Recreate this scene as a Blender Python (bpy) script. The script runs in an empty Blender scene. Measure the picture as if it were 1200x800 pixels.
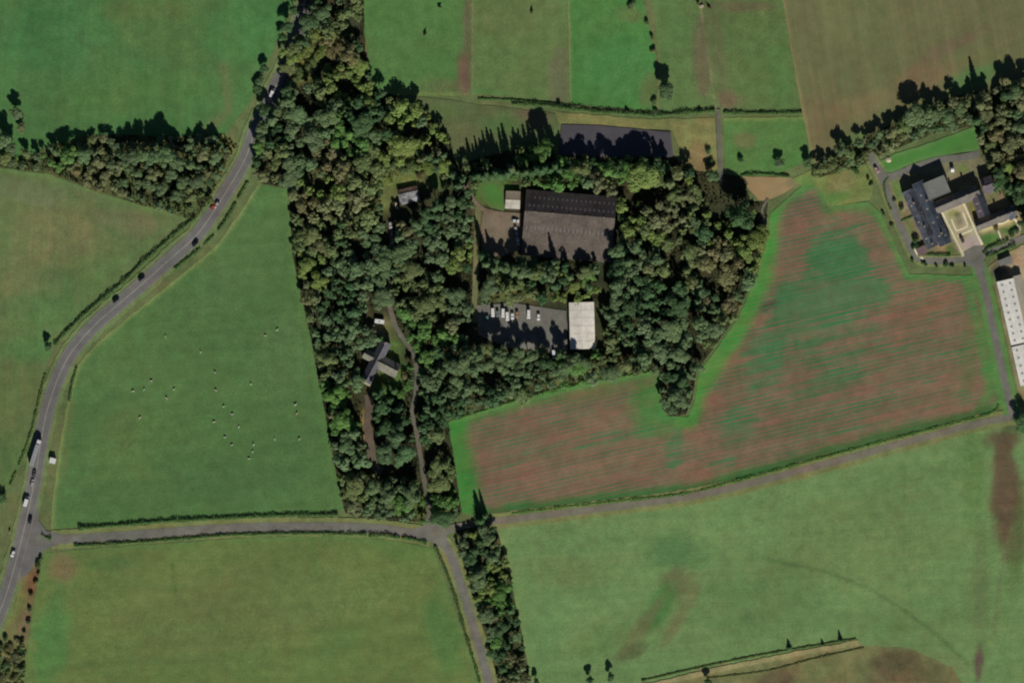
import bpy, bmesh, math, random
import numpy as np
from mathutils import Vector, Matrix, noise
from mathutils.geometry import delaunay_2d_cdt

R = math.radians
rnd = random.Random(7)
S = bpy.context.scene
COL = S.collection
MPP = 0.5                      # metres per map unit; the survey plan is 1200 x 800 units, north up

# ------------------------------------------------------------------ camera, world, sun, exposure
cam_d = bpy.data.cameras.new('camera'); cam = bpy.data.objects.new('camera', cam_d); COL.objects.link(cam)
CAM_H = 4000.0
cam.location = (0, 0, CAM_H); cam.rotation_euler = (0, 0, 0)
cam_d.sensor_width = 36; cam_d.lens = 36 * CAM_H / 600.0
cam_d.clip_start = 10; cam_d.clip_end = 30000
S.camera = cam
W = bpy.data.worlds.new("World"); S.world = W; W.use_nodes = True
SUN_AZ, SUN_EL = 168.0, 33.0
nt = W.node_tree
sky = nt.nodes.new('ShaderNodeTexSky'); sky.sky_type = 'NISHITA'; sky.sun_disc = False
sky.air_density = 0.55; sky.dust_density = 0.1; sky.sun_elevation = R(SUN_EL); sky.sun_rotation = R(SUN_AZ)
nt.links.new(sky.outputs[0], nt.nodes['Background'].inputs[0]); nt.nodes['Background'].inputs[1].default_value = 0.05
sd = bpy.data.lights.new('sun', 'SUN'); sun = bpy.data.objects.new('sun', sd); COL.objects.link(sun)
sd.energy = 5.0; sd.angle = R(0.5); sd.color = (1.0, 0.95, 0.87)
sv = Vector((math.sin(R(SUN_AZ))*math.cos(R(SUN_EL)), math.cos(R(SUN_AZ))*math.cos(R(SUN_EL)), math.sin(R(SUN_EL))))
sun.rotation_euler = sv.to_track_quat('Z', 'Y').to_euler(); sun.location = (0, 0, 300)
S.view_settings.view_transform = 'Standard'; S.view_settings.look = 'None'
S.view_settings.exposure = -0.40; S.view_settings.gamma = 1.0
S.cycles.filter_width = 2.1
S.cycles.max_bounces = 5
KLIGHT = 0.69                  # what a level white surface reads under this sun and sky

# ------------------------------------------------------------------ helpers
def lin(c):
    c = c/255.0
    return c/12.92 if c <= 0.04045 else ((c+0.055)/1.055)**2.4
def T(r, g, b): return (lin(r)/KLIGHT, lin(g)/KLIGHT, lin(b)/KLIGHT)
def P(px, py): return ((px-600)*MPP, (400-py)*MPP)
def Hn(x, y):
    d = np.maximum(np.abs(x)/420.0, np.abs(y)/330.0)
    f = np.clip(2-d, 0, 1)
    return f*(0.9*np.sin(x/55+1.3)*np.cos(y/70)+0.5*np.sin((x+y)/40)+0.25*np.sin((x-1.7*y)/23+2))
def H(x, y): return float(Hn(np.float64(x), np.float64(y)))

def tag(o, label=None, cat=None, group=None, kind=None):
    if label: o['label'] = label
    if cat: o['category'] = cat
    if group: o['group'] = group
    if kind: o['kind'] = kind
    return o
def empty(name, loc, rz=0, label=None, cat=None, group=None):
    o = bpy.data.objects.new(name, None); o.empty_display_size = 0.5; COL.objects.link(o)
    o.location = loc; o.rotation_euler = (0, 0, rz)
    return tag(o, label, cat, group)
def mesh_obj(name, me, parent=None, mat=None):
    o = bpy.data.objects.new(name, me); COL.objects.link(o)
    if mat is not None and not me.materials: me.materials.append(mat)
    if parent is not None: o.parent = parent
    return o
def from_np(name, V, F, mats=None, nper=4):
    me = bpy.data.meshes.new(name); n = len(V); m = len(F)
    me.vertices.add(n); me.vertices.foreach_set('co', np.asarray(V, np.float32).ravel())
    me.loops.add(m*nper); me.loops.foreach_set('vertex_index', np.asarray(F, np.int32).ravel())
    me.polygons.add(m); me.polygons.foreach_set('loop_start', np.arange(0, m*nper, nper, dtype=np.int32))
    me.polygons.foreach_set('loop_total', np.full(m, nper, np.int32))
    me.update(calc_edges=True); me.validate()
    return me

class MB:
    def __init__(s): s.v = []; s.f = []
    def box(s, x0, x1, y0, y1, z0, z1, tx=0, ty=0):
        b = len(s.v)
        s.v += [(x0,y0,z0),(x1,y0,z0),(x1,y1,z0),(x0,y1,z0),(x0+tx,y0+ty,z1),(x1-tx,y0+ty,z1),(x1-tx,y1-ty,z1),(x0+tx,y1-ty,z1)]
        s.f += [(b,b+3,b+2,b+1),(b+4,b+5,b+6,b+7),(b,b+1,b+5,b+4),(b+1,b+2,b+6,b+5),(b+2,b+3,b+7,b+6),(b+3,b,b+4,b+7)]
        return s
    def prism(s, prof, y0, y1, tap=None):
        """prof: (x,z) list counter-clockwise seen from -y, extruded y0..y1"""
        b = len(s.v); n = len(prof)
        for y in (y0, y1):
            for i, (x, z) in enumerate(prof):
                yy = y
                if tap: yy = y*tap[i]
                s.v.append((x, yy, z))
        s.f.append(tuple(range(b, b+n))); s.f.append(tuple(range(b+2*n-1, b+n-1, -1)))
        for i in range(n):
            j = (i+1) % n; s.f.append((b+i, b+n+i, b+n+j, b+j))
        return s
    def cyl(s, cx, cy, cz, r, h, axis='z', n=12, r2=None):
        b = len(s.v); r2 = r if r2 is None else r2
        for k, (rr, t) in enumerate(((r, 0), (r2, h))):
            for i in range(n):
                a = 2*math.pi*i/n; u, w = rr*math.cos(a), rr*math.sin(a)
                s.v.append({'z': (cx+u, cy+w, cz+t), 'y': (cx+u, cy+t, cz-w), 'x': (cx+t, cy+u, cz+w)}[axis])
        s.f.append(tuple(range(b+n-1, b-1, -1))); s.f.append(tuple(range(b+n, b+2*n)))
        for i in range(n):
            j = (i+1) % n; s.f.append((b+i, b+j, b+n+j, b+n+i))
        return s
    def tube(s, pts, rads, n=6):
        b = len(s.v); m = len(pts)
        for k in range(m):
            p = Vector(pts[k]); d = (Vector(pts[min(k+1, m-1)])-Vector(pts[max(k-1, 0)])).normalized()
            a = d.orthogonal().normalized(); c = d.cross(a)
            for i in range(n):
                t = 2*math.pi*i/n; q = p+(a*math.cos(t)+c*math.sin(t))*rads[k]; s.v.append(tuple(q))
        for k in range(m-1):
            for i in range(n):
                j = (i+1) % n; s.f.append((b+k*n+i, b+k*n+j, b+(k+1)*n+j, b+(k+1)*n+i))
        s.f.append(tuple(range(b+n-1, b-1, -1))); s.f.append(tuple(range(b+(m-1)*n, b+m*n)))
        return s
    def mesh(s, name, mat, bevel=0):
        me = bpy.data.meshes.new(name); me.from_pydata(s.v, [], s.f); me.materials.append(mat)
        bm = bmesh.new(); bm.from_mesh(me)
        if bevel: bmesh.ops.bevel(bm, geom=list(bm.edges), offset=bevel, segments=2, affect='EDGES', profile=.6)
        bmesh.ops.recalc_face_normals(bm, faces=bm.faces)
        bm.to_mesh(me); bm.free()
        return me
    def build(s, name, mat, parent=None, bevel=0, loc=None):
        o = mesh_obj(name, s.mesh(name, mat, bevel), parent)
        if loc: o.location = loc
        return o

def copy_tree(o, parent=None):
    c = o.copy(); COL.objects.link(c); c.parent = parent
    for ch in o.children: copy_tree(ch, c)
    return c

# ------------------------------------------------------------------ materials
def new_mat(name):
    m = bpy.data.materials.new(name); m.use_nodes = True
    n = m.node_tree; return m, n, n.nodes['Principled BSDF']
def N(n, t, **kw):
    x = n.nodes.new(t)
    for k, v in kw.items():
        if k.startswith('i_'):
            key = k[2:]; key = int(key) if key.isdigit() else key
            x.inputs[key].default_value = v
        else: setattr(x, k, v)
    return x
def mul(n, a, b): x = N(n, 'ShaderNodeMix', data_type='RGBA', blend_type='MULTIPLY', i_0=1.0); n.links.new(a, x.inputs[6]); n.links.new(b, x.inputs[7]); return x.outputs[2]
def ramp(n, src, lo, hi, a=0.35, b=0.65):
    """grey value lo..hi from a noise output"""
    m = N(n, 'ShaderNodeMapRange', i_1=a, i_2=b, i_3=lo, i_4=hi); n.links.new(src, m.inputs[0]); return m.outputs[0]
def coords(n, rot=0, scale=(1,1,1), obj=True):
    tc = N(n, 'ShaderNodeTexCoord')
    m1 = N(n, 'ShaderNodeMapping'); m1.inputs[2].default_value = (0,0,-R(rot)); n.links.new(tc.outputs['Object'], m1.inputs[0])
    m2 = N(n, 'ShaderNodeMapping'); m2.inputs[3].default_value = scale; n.links.new(m1.outputs[0], m2.inputs[0])
    return m2.outputs[0]
def noise_n(n, vec, scale, detail=3, rough=.55):
    x = N(n, 'ShaderNodeTexNoise'); x.inputs['Scale'].default_value = scale; x.inputs['Detail'].default_value = detail; x.inputs['Roughness'].default_value = rough
    n.links.new(vec, x.inputs['Vector']); return x.outputs[0]

def ground_mat(name, color=None, streak=None, streak_amp=.12, streak_w=2.2, fine=.16, mid=.14, big=.10, rough=.95, bump=.5,
               rows=None, rows_w=3.2, rows_amp=.2, tan=.05, crop=None):
    """colour from the 'tint' attribute or one colour, then grain; streak = compass angle of drill lines in degrees from x"""
    m, n, b = new_mat(name)
    if color is None:
        at = N(n, 'ShaderNodeVertexColor', layer_name='tint'); c = at.outputs[0]
    else:
        rgb = N(n, 'ShaderNodeRGB'); rgb.outputs[0].default_value = (*color, 1); c = rgb.outputs[0]
    w = coords(n)
    if crop:
        al = at.outputs[1]; sn = noise_n(n, coords(n, rows, (.018, .62, 1)), 1, 4, .65); bn = noise_n(n, w, .09, 4, .6)
        ad = N(n, 'ShaderNodeMath', operation='MULTIPLY_ADD', i_1=2.0); n.links.new(sn, ad.inputs[0]); n.links.new(al, ad.inputs[2])
        a2 = N(n, 'ShaderNodeMath', operation='MULTIPLY_ADD', i_1=.5); n.links.new(bn, a2.inputs[0]); n.links.new(ad.outputs[0], a2.inputs[2])
        mk = ramp(n, a2.outputs[0], 0, .85, 1.52, 1.86)
        mx = N(n, 'ShaderNodeMix', data_type='RGBA'); n.links.new(mk, mx.inputs[0]); n.links.new(c, mx.inputs[6]); mx.inputs[7].default_value = (*crop, 1); c = mx.outputs[2]
    def grey(src, amp, a=.3, bb=.7):
        return ramp(n, src, 1-amp, 1+amp, a, bb)
    def apply(val, c):
        v = N(n, 'ShaderNodeVectorMath', operation='SCALE'); n.links.new(c, v.inputs[0]); n.links.new(val, v.inputs['Scale']); return v.outputs[0]
    f = noise_n(n, w, 1.1, 4, .7); c = apply(grey(f, fine), c)
    c = apply(grey(noise_n(n, w, .14, 4, .6), mid), c)
    c = apply(grey(noise_n(n, w, .028, 3), big), c)
    if tan:
        t = noise_n(n, w, .05, 5, .65)
        mx = N(n, 'ShaderNodeMix', data_type='RGBA', blend_type='MULTIPLY'); n.links.new(ramp(n, t, 0, 1, .45, .7), mx.inputs[0])
        n.links.new(c, mx.inputs[6]); mx.inputs[7].default_value = (1+tan*1.6, 1-tan*.4, 1-tan*.2, 1); c = mx.outputs[2]
    if streak is not None:
        s = noise_n(n, coords(n, streak, (.012, 1/streak_w, 1)), 1.0, 3, .6)
        mx = N(n, 'ShaderNodeMix', data_type='RGBA', blend_type='MULTIPLY'); n.links.new(ramp(n, s, 0, 1, .35, .65), mx.inputs[0])
        n.links.new(c, mx.inputs[6]); a_ = streak_amp; mx.inputs[7].default_value = (1+a_*1.3, 1+a_*.3, 1+a_*.7, 1); c = mx.outputs[2]
        s2 = noise_n(n, coords(n, streak, (.006, 1/(streak_w*4.5), 1)), 1.0, 2, .5); c = apply(grey(s2, streak_amp*.6), c)
    if rows is not None:
        wv = N(n, 'ShaderNodeTexWave', wave_type='BANDS', bands_direction='Y'); wv.inputs['Scale'].default_value = .314/ (rows_w) ; wv.inputs['Distortion'].default_value = 1.6
        wv.inputs['Detail'].default_value = 2; wv.inputs['Detail Scale'].default_value = .25
        wv.inputs['Detail Roughness'].default_value = .6
        n.links.new(coords(n, rows, (.35, 1, 1)), wv.inputs[0])
        br = noise_n(n, coords(n, rows, (.03, .12, 1)), 1, 3, .6)
        mm = N(n, 'ShaderNodeMath', operation='MULTIPLY'); n.links.new(wv.outputs[1], mm.inputs[0]); n.links.new(ramp(n, br, .1, 1.2, .35, .65), mm.inputs[1])
        mx = N(n, 'ShaderNodeMix', data_type='RGBA', blend_type='MULTIPLY'); n.links.new(mm.outputs[0], mx.inputs[0]); mx.clamp_factor = True
        n.links.new(c, mx.inputs[6]); mx.inputs[7].default_value = (1-rows_amp*1.5, 1+rows_amp*.35, 1-rows_amp*.3, 1); c = mx.outputs[2]
    n.links.new(c, b.inputs['Base Color']); b.inputs['Roughness'].default_value = rough; b.inputs['Specular IOR Level'].default_value = .15
    if bump:
        bp = N(n, 'ShaderNodeBump', i_Strength=bump, i_Distance=.25); n.links.new(f, bp.inputs['Height']); n.links.new(bp.outputs[0], b.inputs['Normal'])
    return m

def surf_mat(name, color, var=.12, scale=.6, rough=.8, spec=.3, band=None, bw=.3, band_amp=.12, bump=0, metal=0):
    """walls, roofs, paint: colour with weathering noise; band = 'X'/'Y'/'Z' for ribs or courses in object space"""
    m, n, b = new_mat(name)
    rgb = N(n, 'ShaderNodeRGB'); rgb.outputs[0].default_value = (*color, 1); c = rgb.outputs[0]
    w = coords(n)
    def apply(val, c):
        v = N(n, 'ShaderNodeVectorMath', operation='SCALE'); n.links.new(c, v.inputs[0]); n.links.new(val, v.inputs['Scale']); return v.outputs[0]
    c = apply(ramp(n, noise_n(n, w, scale, 4, .65), 1-var, 1+var), c)
    c = apply(ramp(n, noise_n(n, w, scale*.2, 2, .6), 1-var, 1+var), c)
    if band:
        wv = N(n, 'ShaderNodeTexWave', wave_type='BANDS', bands_direction=band); wv.inputs['Scale'].default_value = .314/bw; wv.inputs['Distortion'].default_value = .4
        n.links.new(w, wv.inputs[0]); c = apply(ramp(n, wv.outputs[1], 1-band_amp, 1+band_amp, 0, 1), c)
        bp = N(n, 'ShaderNodeBump', i_Strength=.4, i_Distance=.05); n.links.new(wv.outputs[1], bp.inputs['Height']); n.links.new(bp.outputs[0], b.inputs['Normal'])
    n.links.new(c, b.inputs['Base Color']); b.inputs['Roughness'].default_value = rough; b.inputs['Specular IOR Level'].default_value = spec; b.inputs['Metallic'].default_value = metal
    return m
def leafy_output(n, b, c):
    t = N(n, 'ShaderNodeBsdfTranslucent'); n.links.new(c, t.inputs[0]); x = N(n, 'ShaderNodeMixShader', i_0=.32); n.links.new(b.outputs[0], x.inputs[1]); n.links.new(t.outputs[0], x.inputs[2])
    n.links.new(x.outputs[0], n.nodes['Material Output'].inputs[0])
def objcolor_mat(name, rough=.9, spec=.2, leafy=False, coat=0):
    m, n, b = new_mat(name)
    oi = N(n, 'ShaderNodeObjectInfo'); c = oi.outputs['Color']
    if leafy:
        at = N(n, 'ShaderNodeAttribute', attribute_name='leaf')
        def apply(val, c):
            v = N(n, 'ShaderNodeVectorMath', operation='SCALE'); n.links.new(c, v.inputs[0]); n.links.new(val, v.inputs['Scale']); return v.outputs[0]
        c = apply(at.outputs['Fac'], c)
        nz = noise_n(n, coords(n), .55, 2)
        mx = N(n, 'ShaderNodeMix', data_type='RGBA', blend_type='MULTIPLY'); n.links.new(ramp(n, nz, 0, 1, .4, .65), mx.inputs[0])
        n.links.new(c, mx.inputs[6]); mx.inputs[7].default_value = (1.08, 1.02, .95, 1); c = mx.outputs[2]
    n.links.new(c, b.inputs['Base Color']); b.inputs['Roughness'].default_value = rough; b.inputs['Specular IOR Level'].default_value = spec
    if leafy: leafy_output(n, b, c)
    if coat: b.inputs['Coat Weight'].default_value = coat
    return m

M = {}
M['leaf'] = objcolor_mat('foliage', .85, .1, leafy=True)
M['paint'] = objcolor_mat('car_paint', .35, .5, coat=.5)
M['wool'] = objcolor_mat('fleece', .95, .05)
M['bark'] = surf_mat('bark', (.09,.07,.05), .25, 2)
M['asphalt'] = ground_mat('asphalt', T(99,99,96), fine=.12, mid=.16, big=.1, bump=.1, rough=.85, tan=.05)
M['lane'] = ground_mat('lane_asphalt', T(104,104,96), fine=.14, mid=.2, big=.12, bump=.1, rough=.85, tan=.06)
M['paintline'] = ground_mat('road_paint', T(134,130,123), fine=.2, mid=.15, big=.1, bump=0, tan=0)
M['gravel'] = ground_mat('gravel', T(112,102,86), fine=.2, mid=.16, big=.1, bump=.3, tan=.1)
M['track'] = ground_mat('earth_track', T(96,95,84), fine=.25, mid=.18, big=.12, bump=.3, tan=.1)
M['pave'] = ground_mat('pale_paving', T(168,162,146), fine=.1, mid=.1, big=.06, bump=.1, tan=.05)
M['slab'] = ground_mat('cream_paving', T(202,196,164), fine=.1, mid=.1, big=.06, bump=.1, tan=.04)
M['hard'] = ground_mat('dark_hardstanding', T(74,72,77), fine=.08, mid=.1, big=.06, bump=.1, tan=0)
M['verge'] = ground_mat('verge_grass', T(122,126,86), fine=.25, mid=.22, big=.12, bump=.6, tan=.12)
M['margin'] = ground_mat('pale_grass', T(110,118,74), fine=.22, mid=.2, big=.12, bump=.5, tan=.10)
M['roof_shaded'] = surf_mat('shaded_sheet_roof', (.060,.050,.052), .25, .5, .7, .3, 'X', .5, .12)  # sheet colour darkened to stand for shade on the warehouse's north slope
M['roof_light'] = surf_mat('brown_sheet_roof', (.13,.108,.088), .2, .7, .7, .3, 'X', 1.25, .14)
M['slate'] = surf_mat('slate', (.062,.075,.10), .22, .9, .55, .35, 'X', .3, .10)
M['slate_worn'] = surf_mat('worn_grey_slate', (.17,.155,.135), .16, .9, .7, .3, 'X', .3, .08)
M['slate_purple'] = surf_mat('mauve_slate', (.12,.10,.115), .14, .9, .6, .3, 'X', .3, .08)
M['sheet_white'] = surf_mat('white_sheet', (.86,.84,.77), .10, .5, .55, .3, 'X', .5, .04)
M['sheet_cream'] = surf_mat('cream_sheet', (.82,.78,.68), .11, .5, .6, .3, 'X', .5, .05)
M['shed_grey'] = surf_mat('grey_sheet', (.22,.225,.205), .10, .6, .6, .3, 'X', .4, .05)
M['skylight'] = surf_mat('skylight_sheet', (.20,.19,.18), .12, 1, .35, .4)
M['skylight_grey'] = surf_mat('grey_skylight_sheet', (.33,.33,.31), .12, 1, .35, .4)
M['stone'] = surf_mat('sandstone_wall', (.36,.30,.22), .2, 1.5, .9)
M['render'] = surf_mat('cream_render', (.55,.52,.44), .1, 1.2, .9)
M['brick'] = surf_mat('rust_brick', (.28,.14,.10), .2, 2, .9)
M['white'] = surf_mat('white_paint', (.78,.78,.76), .05, 2, .5)
M['glass'] = surf_mat('dark_glass', (.02,.025,.03), .1, 1, .08, .5)
M['rubber'] = surf_mat('rubber', (.02,.02,.02), .1, 3, .8)
M['lamp'] = surf_mat('lamp_lens', (.6,.58,.5), .05, 3, .2, .5)
M['tail'] = surf_mat('tail_lens', (.35,.02,.02), .05, 3, .2, .5)
M['metal'] = surf_mat('grey_metal', (.3,.31,.32), .1, 1, .5, .4)
M['wood'] = surf_mat('weathered_timber', (.16,.12,.09), .2, 3, .9)
M['tile'] = surf_mat('tan_tile', (.42,.33,.25), .16, .8, .8, .3, 'X', .3, .06)

# ------------------------------------------------------------------ polygons laid on the terrain
Z = {'n': 0}
def resample(pts, step, closed=True):
    out = []; n = len(pts)
    for i in range(n if closed else n-1):
        a = Vector(pts[i]); b = Vector(pts[(i+1) % n]); L = (b-a).length; k = max(1, int(round(L/step)))
        for j in range(k): out.append(tuple(a.lerp(b, j/k)))
    if not closed: out.append(tuple(pts[-1]))
    return out
def inside(px, py, poly):
    px = np.asarray(px, float); py = np.asarray(py, float)
    r = np.zeros(px.shape, bool); n = len(poly); j = n-1
    for i in range(n):
        xi, yi = poly[i]; xj, yj = poly[j]
        c = ((yi > py) != (yj > py)) & (px < (xj-xi)*(py-yi)/((yj-yi) or 1e-9)+xi)
        r ^= c; j = i
    return r
def dist_line(px, py, pts, closed=False):
    d = np.full(np.shape(px), 1e9); n = len(pts)
    for i in range(n if closed else n-1):
        (x0, y0), (x1, y1) = pts[i], pts[(i+1) % n]; dx, dy = x1-x0, y1-y0; L = dx*dx+dy*dy or 1e-9
        t = np.clip(((px-x0)*dx+(py-y0)*dy)/L, 0, 1); d = np.minimum(d, np.hypot(px-x0-t*dx, py-y0-t*dy))
    return d
def npnoise(x, y, s, seed=0):
    return np.array([noise.noise((a*s+seed*17.3, b*s-seed*9.1, seed*3.7)) for a, b in zip(x, y)])
def wobble(pts, amp, seed=0):
    return [(x+amp*noise.noise((x*.09, y*.09, seed+3.1)), y+amp*noise.noise((x*.09, y*.09, seed+41.7))) for x, y in pts]

def sheet(name, poly, mat, base=None, blobs=(), lines=(), margin=None, grid=3.4, kind='structure', wob=1.2, fn=None):
    """poly in map units; base = sRGB colour on the ground; blobs (x,y,rx,ry,angle,rgb,strength); lines (pts,width,rgb,strength); margin (width,rgb,strength)"""
    Z['n'] += 1
    z = .06+.009*Z['n']
    ring = wobble(resample(poly, 6), wob, Z['n']) if wob else resample(poly, 8)
    xs = [p[0] for p in poly]; ys = [p[1] for p in poly]
    gx, gy = np.meshgrid(np.arange(min(xs), max(xs), grid), np.arange(min(ys), max(ys), grid))
    r_ = np.random.RandomState(Z['n']); gx = gx+r_.uniform(-.4, .4, gx.shape)*grid*.5; gy = gy+r_.uniform(-.4, .4, gy.shape)*grid*.5
    gx = gx.ravel(); gy = gy.ravel()
    k = inside(gx, gy, ring); gx = gx[k]; gy = gy[k]
    k = dist_line(gx, gy, ring, True) > grid*.35; gx = gx[k]; gy = gy[k]
    pts = [Vector(p) for p in ring]+[Vector((a, b)) for a, b in zip(gx, gy)]
    n = len(ring)
    vs, es, fs, *_ = delaunay_2d_cdt(pts, [(i, (i+1) % n) for i in range(n)], [], 1, 1e-4)
    vx = np.array([v[0] for v in vs]); vy = np.array([v[1] for v in vs])
    wx = (vx-600)*MPP; wy = (400-vy)*MPP
    V = np.stack([wx, wy, Hn(wx, wy)+z], 1)
    F = np.array([f[::-1] for f in fs if len(f) == 3])
    me = from_np(name, V, F, nper=3)
    if base is not None:
        c = np.tile(np.array([lin(q) for q in base]), (len(V), 1))
        def mixin(w, rgb):
            nonlocal c
            w = np.clip(w, 0, 1)[:, None]; c = c*(1-w)+np.array([lin(q) for q in rgb])*w
        nz = npnoise(vx, vy, .035, 5)*.5+npnoise(vx, vy, .09, 9)*.35+npnoise(vx, vy, .23, 2)*.22; cropd = np.zeros(len(V))
        if margin:
            for mw, rgb, st in (margin if isinstance(margin, list) else [margin]):
                d = dist_line(vx, vy, ring, True); q = st*(1-np.clip((d-mw*.65+nz*mw*.9)/(mw*.5), 0, 1)); mixin(q, rgb); cropd = cropd*(1-q)
        for (x, y, rx, ry, an, rgb, st) in blobs:
            a = R(an); dx = vx-x; dy = vy-y; u = (dx*math.cos(a)+dy*math.sin(a))/rx; v = (-dx*math.sin(a)+dy*math.cos(a))/ry
            q = np.sqrt(u*u+v*v)+nz*.6
            if rgb is GC: cropd = np.maximum(cropd, st*np.clip((1.25-q)/.7, 0, 1)); continue
            mixin(st*np.clip((1.15-q)/.55, 0, 1), rgb)
        for (pl, w_, rgb, st) in lines:
            d = dist_line(vx, vy, pl); q = st*np.clip(1-(d-w_*.3+nz*w_*.3)/(w_*.7), 0, 1); mixin(q, rgb); cropd = cropd*(1-q)
        c = c/KLIGHT
        at = me.color_attributes.new('tint', 'FLOAT_COLOR', 'POINT')
        at.data.foreach_set('color', np.concatenate([c, cropd[:, None]], 1).astype(np.float32).ravel())
    o = mesh_obj(name, me, None, mat); o['kind'] = kind
    return o
def smooth_line(pts, step=5):
    out = []; n = len(pts)
    for i in range(n-1):
        p0 = Vector(pts[max(i-1, 0)]); p1 = Vector(pts[i]); p2 = Vector(pts[i+1]); p3 = Vector(pts[min(i+2, n-1)])
        k = max(2, int((p2-p1).length/step))
        for j in range(k):
            t = j/k; out.append(tuple(.5*((2*p1)+(-p0+p2)*t+(2*p0-5*p1+4*p2-p3)*t*t+(-p0+3*p1-3*p2+p3)*t**3)))
    out.append(tuple(pts[-1])); return out
def ribbon_mesh(name, pts, width, mat, off=0, z=0, nw=4, wob=0, dash=None):
    """pts map units, width map units"""
    p = smooth_line(pts, 4) ; V = []; F = []; acc = 0
    for i, (x, y) in enumerate(p):
        a = Vector(p[max(i-1, 0)]); b = Vector(p[min(i+1, len(p)-1)]); d = (b-a).normalized(); nrm = Vector((d.y, -d.x))
        wd = width(i/(len(p)-1)) if callable(width) else width
        for k in range(nw+1):
            t = off+wd*(k/nw-.5)
            if wob and k in (0, nw): t += wob*noise.noise((x*.15, y*.15, k*5.0+z*100))
            q = Vector((x, y))+nrm*t; X, Y = P(*q); V.append((X, Y, H(X, Y)+z))
    for i in range(len(p)-1):
        if dash and (i % dash[1]) >= dash[0]: continue
        for k in range(nw):
            a = i*(nw+1)+k; F.append((a, a+1, a+nw+2, a+nw+1))
    me = from_np(name, V, F); me.materials.append(mat)
    if me.polygons[0].normal.z < 0: me.flip_normals()
    return me
def ribbon(name, pts, width, mat, z=None, wob=0, off=0, kind='structure', parent=None, nw=4, dash=None):
    if z is None: Z['n'] += 1; z = .06+.009*Z['n']
    o = mesh_obj(name, ribbon_mesh(name, pts, width, mat, off, z, nw, wob, dash), parent)
    if kind: o['kind'] = kind
    return o

# ------------------------------------------------------------------ base terrain to the horizon
def build_base():
    ax = np.concatenate([-np.geomspace(12000, 480, 22), np.arange(-470, 471, 6.0), np.geomspace(480, 12000, 22)])
    ay = np.concatenate([-np.geomspace(12000, 360, 22), np.arange(-350, 351, 6.0), np.geomspace(360, 12000, 22)])
    X, Y = np.meshgrid(ax, ay); V = np.stack([X.ravel(), Y.ravel(), Hn(X, Y).ravel()], 1); nx = len(ax)
    i, j = np.meshgrid(np.arange(nx-1), np.arange(len(ay)-1)); a = (j*nx+i).ravel()
    F = np.stack([a, a+1, a+nx+1, a+nx], 1)
    o = mesh_obj('ground', from_np('ground', V, F), None, ground_mat('rough_grass', T(90,104,66), fine=.22, mid=.2, big=.15, bump=.6, tan=.15)); o['kind'] = 'structure'
build_base()

# ------------------------------------------------------------------ fields
GM = {}; GC = (56,102,66)
def fm(key, **kw):
    if key not in GM: GM[key] = ground_mat('grass_'+key if 'plough' not in key else key, **kw)
    return GM[key]
m_plain = fm('plain', fine=.22, mid=.15, big=.07, bump=.6, tan=.06, streak=90, streak_amp=.08, streak_w=1.5)
m_flat = fm('level', fine=.22, mid=.14, big=.06, bump=.6, tan=.06, streak=4, streak_amp=.09, streak_w=1.3)
m_streak = fm('streaky', fine=.22, mid=.15, big=.08, bump=.6, tan=.08, streak=88, streak_amp=.13, streak_w=2.6)
m_arable = fm('arable', fine=.13, mid=.10, big=.06, bump=.4, tan=.05, streak=100, streak_amp=.17, streak_w=2.0)
m_rough = fm('tussocky', fine=.22, mid=.22, big=.14, bump=.7, tan=.16)
m_plough = fm('ploughland', fine=.12, mid=.12, big=.08, bump=.5, tan=.10, rows=13, rows_w=2.4, rows_amp=.36, streak=13, streak_amp=.13, streak_w=1.2, crop=T(65,104,67))

sheet('pasture_field', [(-60,-60),(350,-60),(345,0),(322,55),(305,95),(290,125),(270,150),(255,172),(200,178),(140,182),(60,186),(25,190),(-60,186)], m_streak, (69,109,61),
      blobs=[(215,30,80,60,20,(84,108,62),.4),(60,40,60,50,0,(62,110,64),.6),(150,110,120,30,-5,(78,112,60),.4),(290,30,40,60,70,(66,116,64),.6),(170,12,60,15,0,(86,104,60),.4)],
      lines=[([(262,80),(268,130),(240,155)],8,(96,104,68),.5)])
sheet('pasture_field', [(-60,190),(0,197),(60,205),(110,224),(165,240),(215,251),(226,258),(192,284),(160,311),(118,351),(82,386),(62,402),(52,440),(42,480),(30,530),(12,572),(-60,600)], m_streak, (88,108,66),
      blobs=[(70,270,60,40,0,(106,112,74),.7),(25,330,25,60,0,(100,112,72),.6),(150,260,50,16,12,(104,108,76),.6),(50,370,50,28,0,(76,112,64),.7),(30,225,60,16,10,(98,110,78),.6),
             (20,450,30,60,10,(88,104,62),.7),(100,330,40,25,-30,(82,114,66),.5),(10,540,30,30,0,(78,108,60),.6),(110,225,60,8,15,(92,96,76),.4),(40,410,40,20,0,(70,116,64),.6)],
      lines=[([(0,197),(60,205),(110,224),(165,240),(215,251)],7,(92,122,70),.8),([(200,262),(120,325),(70,385)],5,(84,116,68),.5)])
F3 = [(303,215),(338,222),(343,300),(365,400),(380,480),(395,560),(403,598),(320,604),(200,611),(60,620),(61,590),(69,530),(79,470),(90,430),(112,403),(152,370),(202,330),(252,290),(281,250)]
sheet('sheep_pasture_field', F3, m_flat, (74,107,61),
      blobs=[(170,430,90,50,0,(82,114,66),.6),(300,560,80,40,0,(70,104,60),.5),(290,300,60,50,0,(82,112,66),.5),(150,520,50,60,0,(84,108,62),.5),(330,420,40,60,0,(84,110,68),.4),(250,350,60,30,-30,(78,108,64),.5)],
      lines=[([(303,215),(281,250),(252,290),(202,330),(152,370),(112,403),(90,430),(79,470),(69,530),(61,590),(60,620)],4.5,(116,130,78),.85),([(86,470),(74,560)],4,(100,106,66),.4)], margin=(7,(80,116,64),.6))
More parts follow.
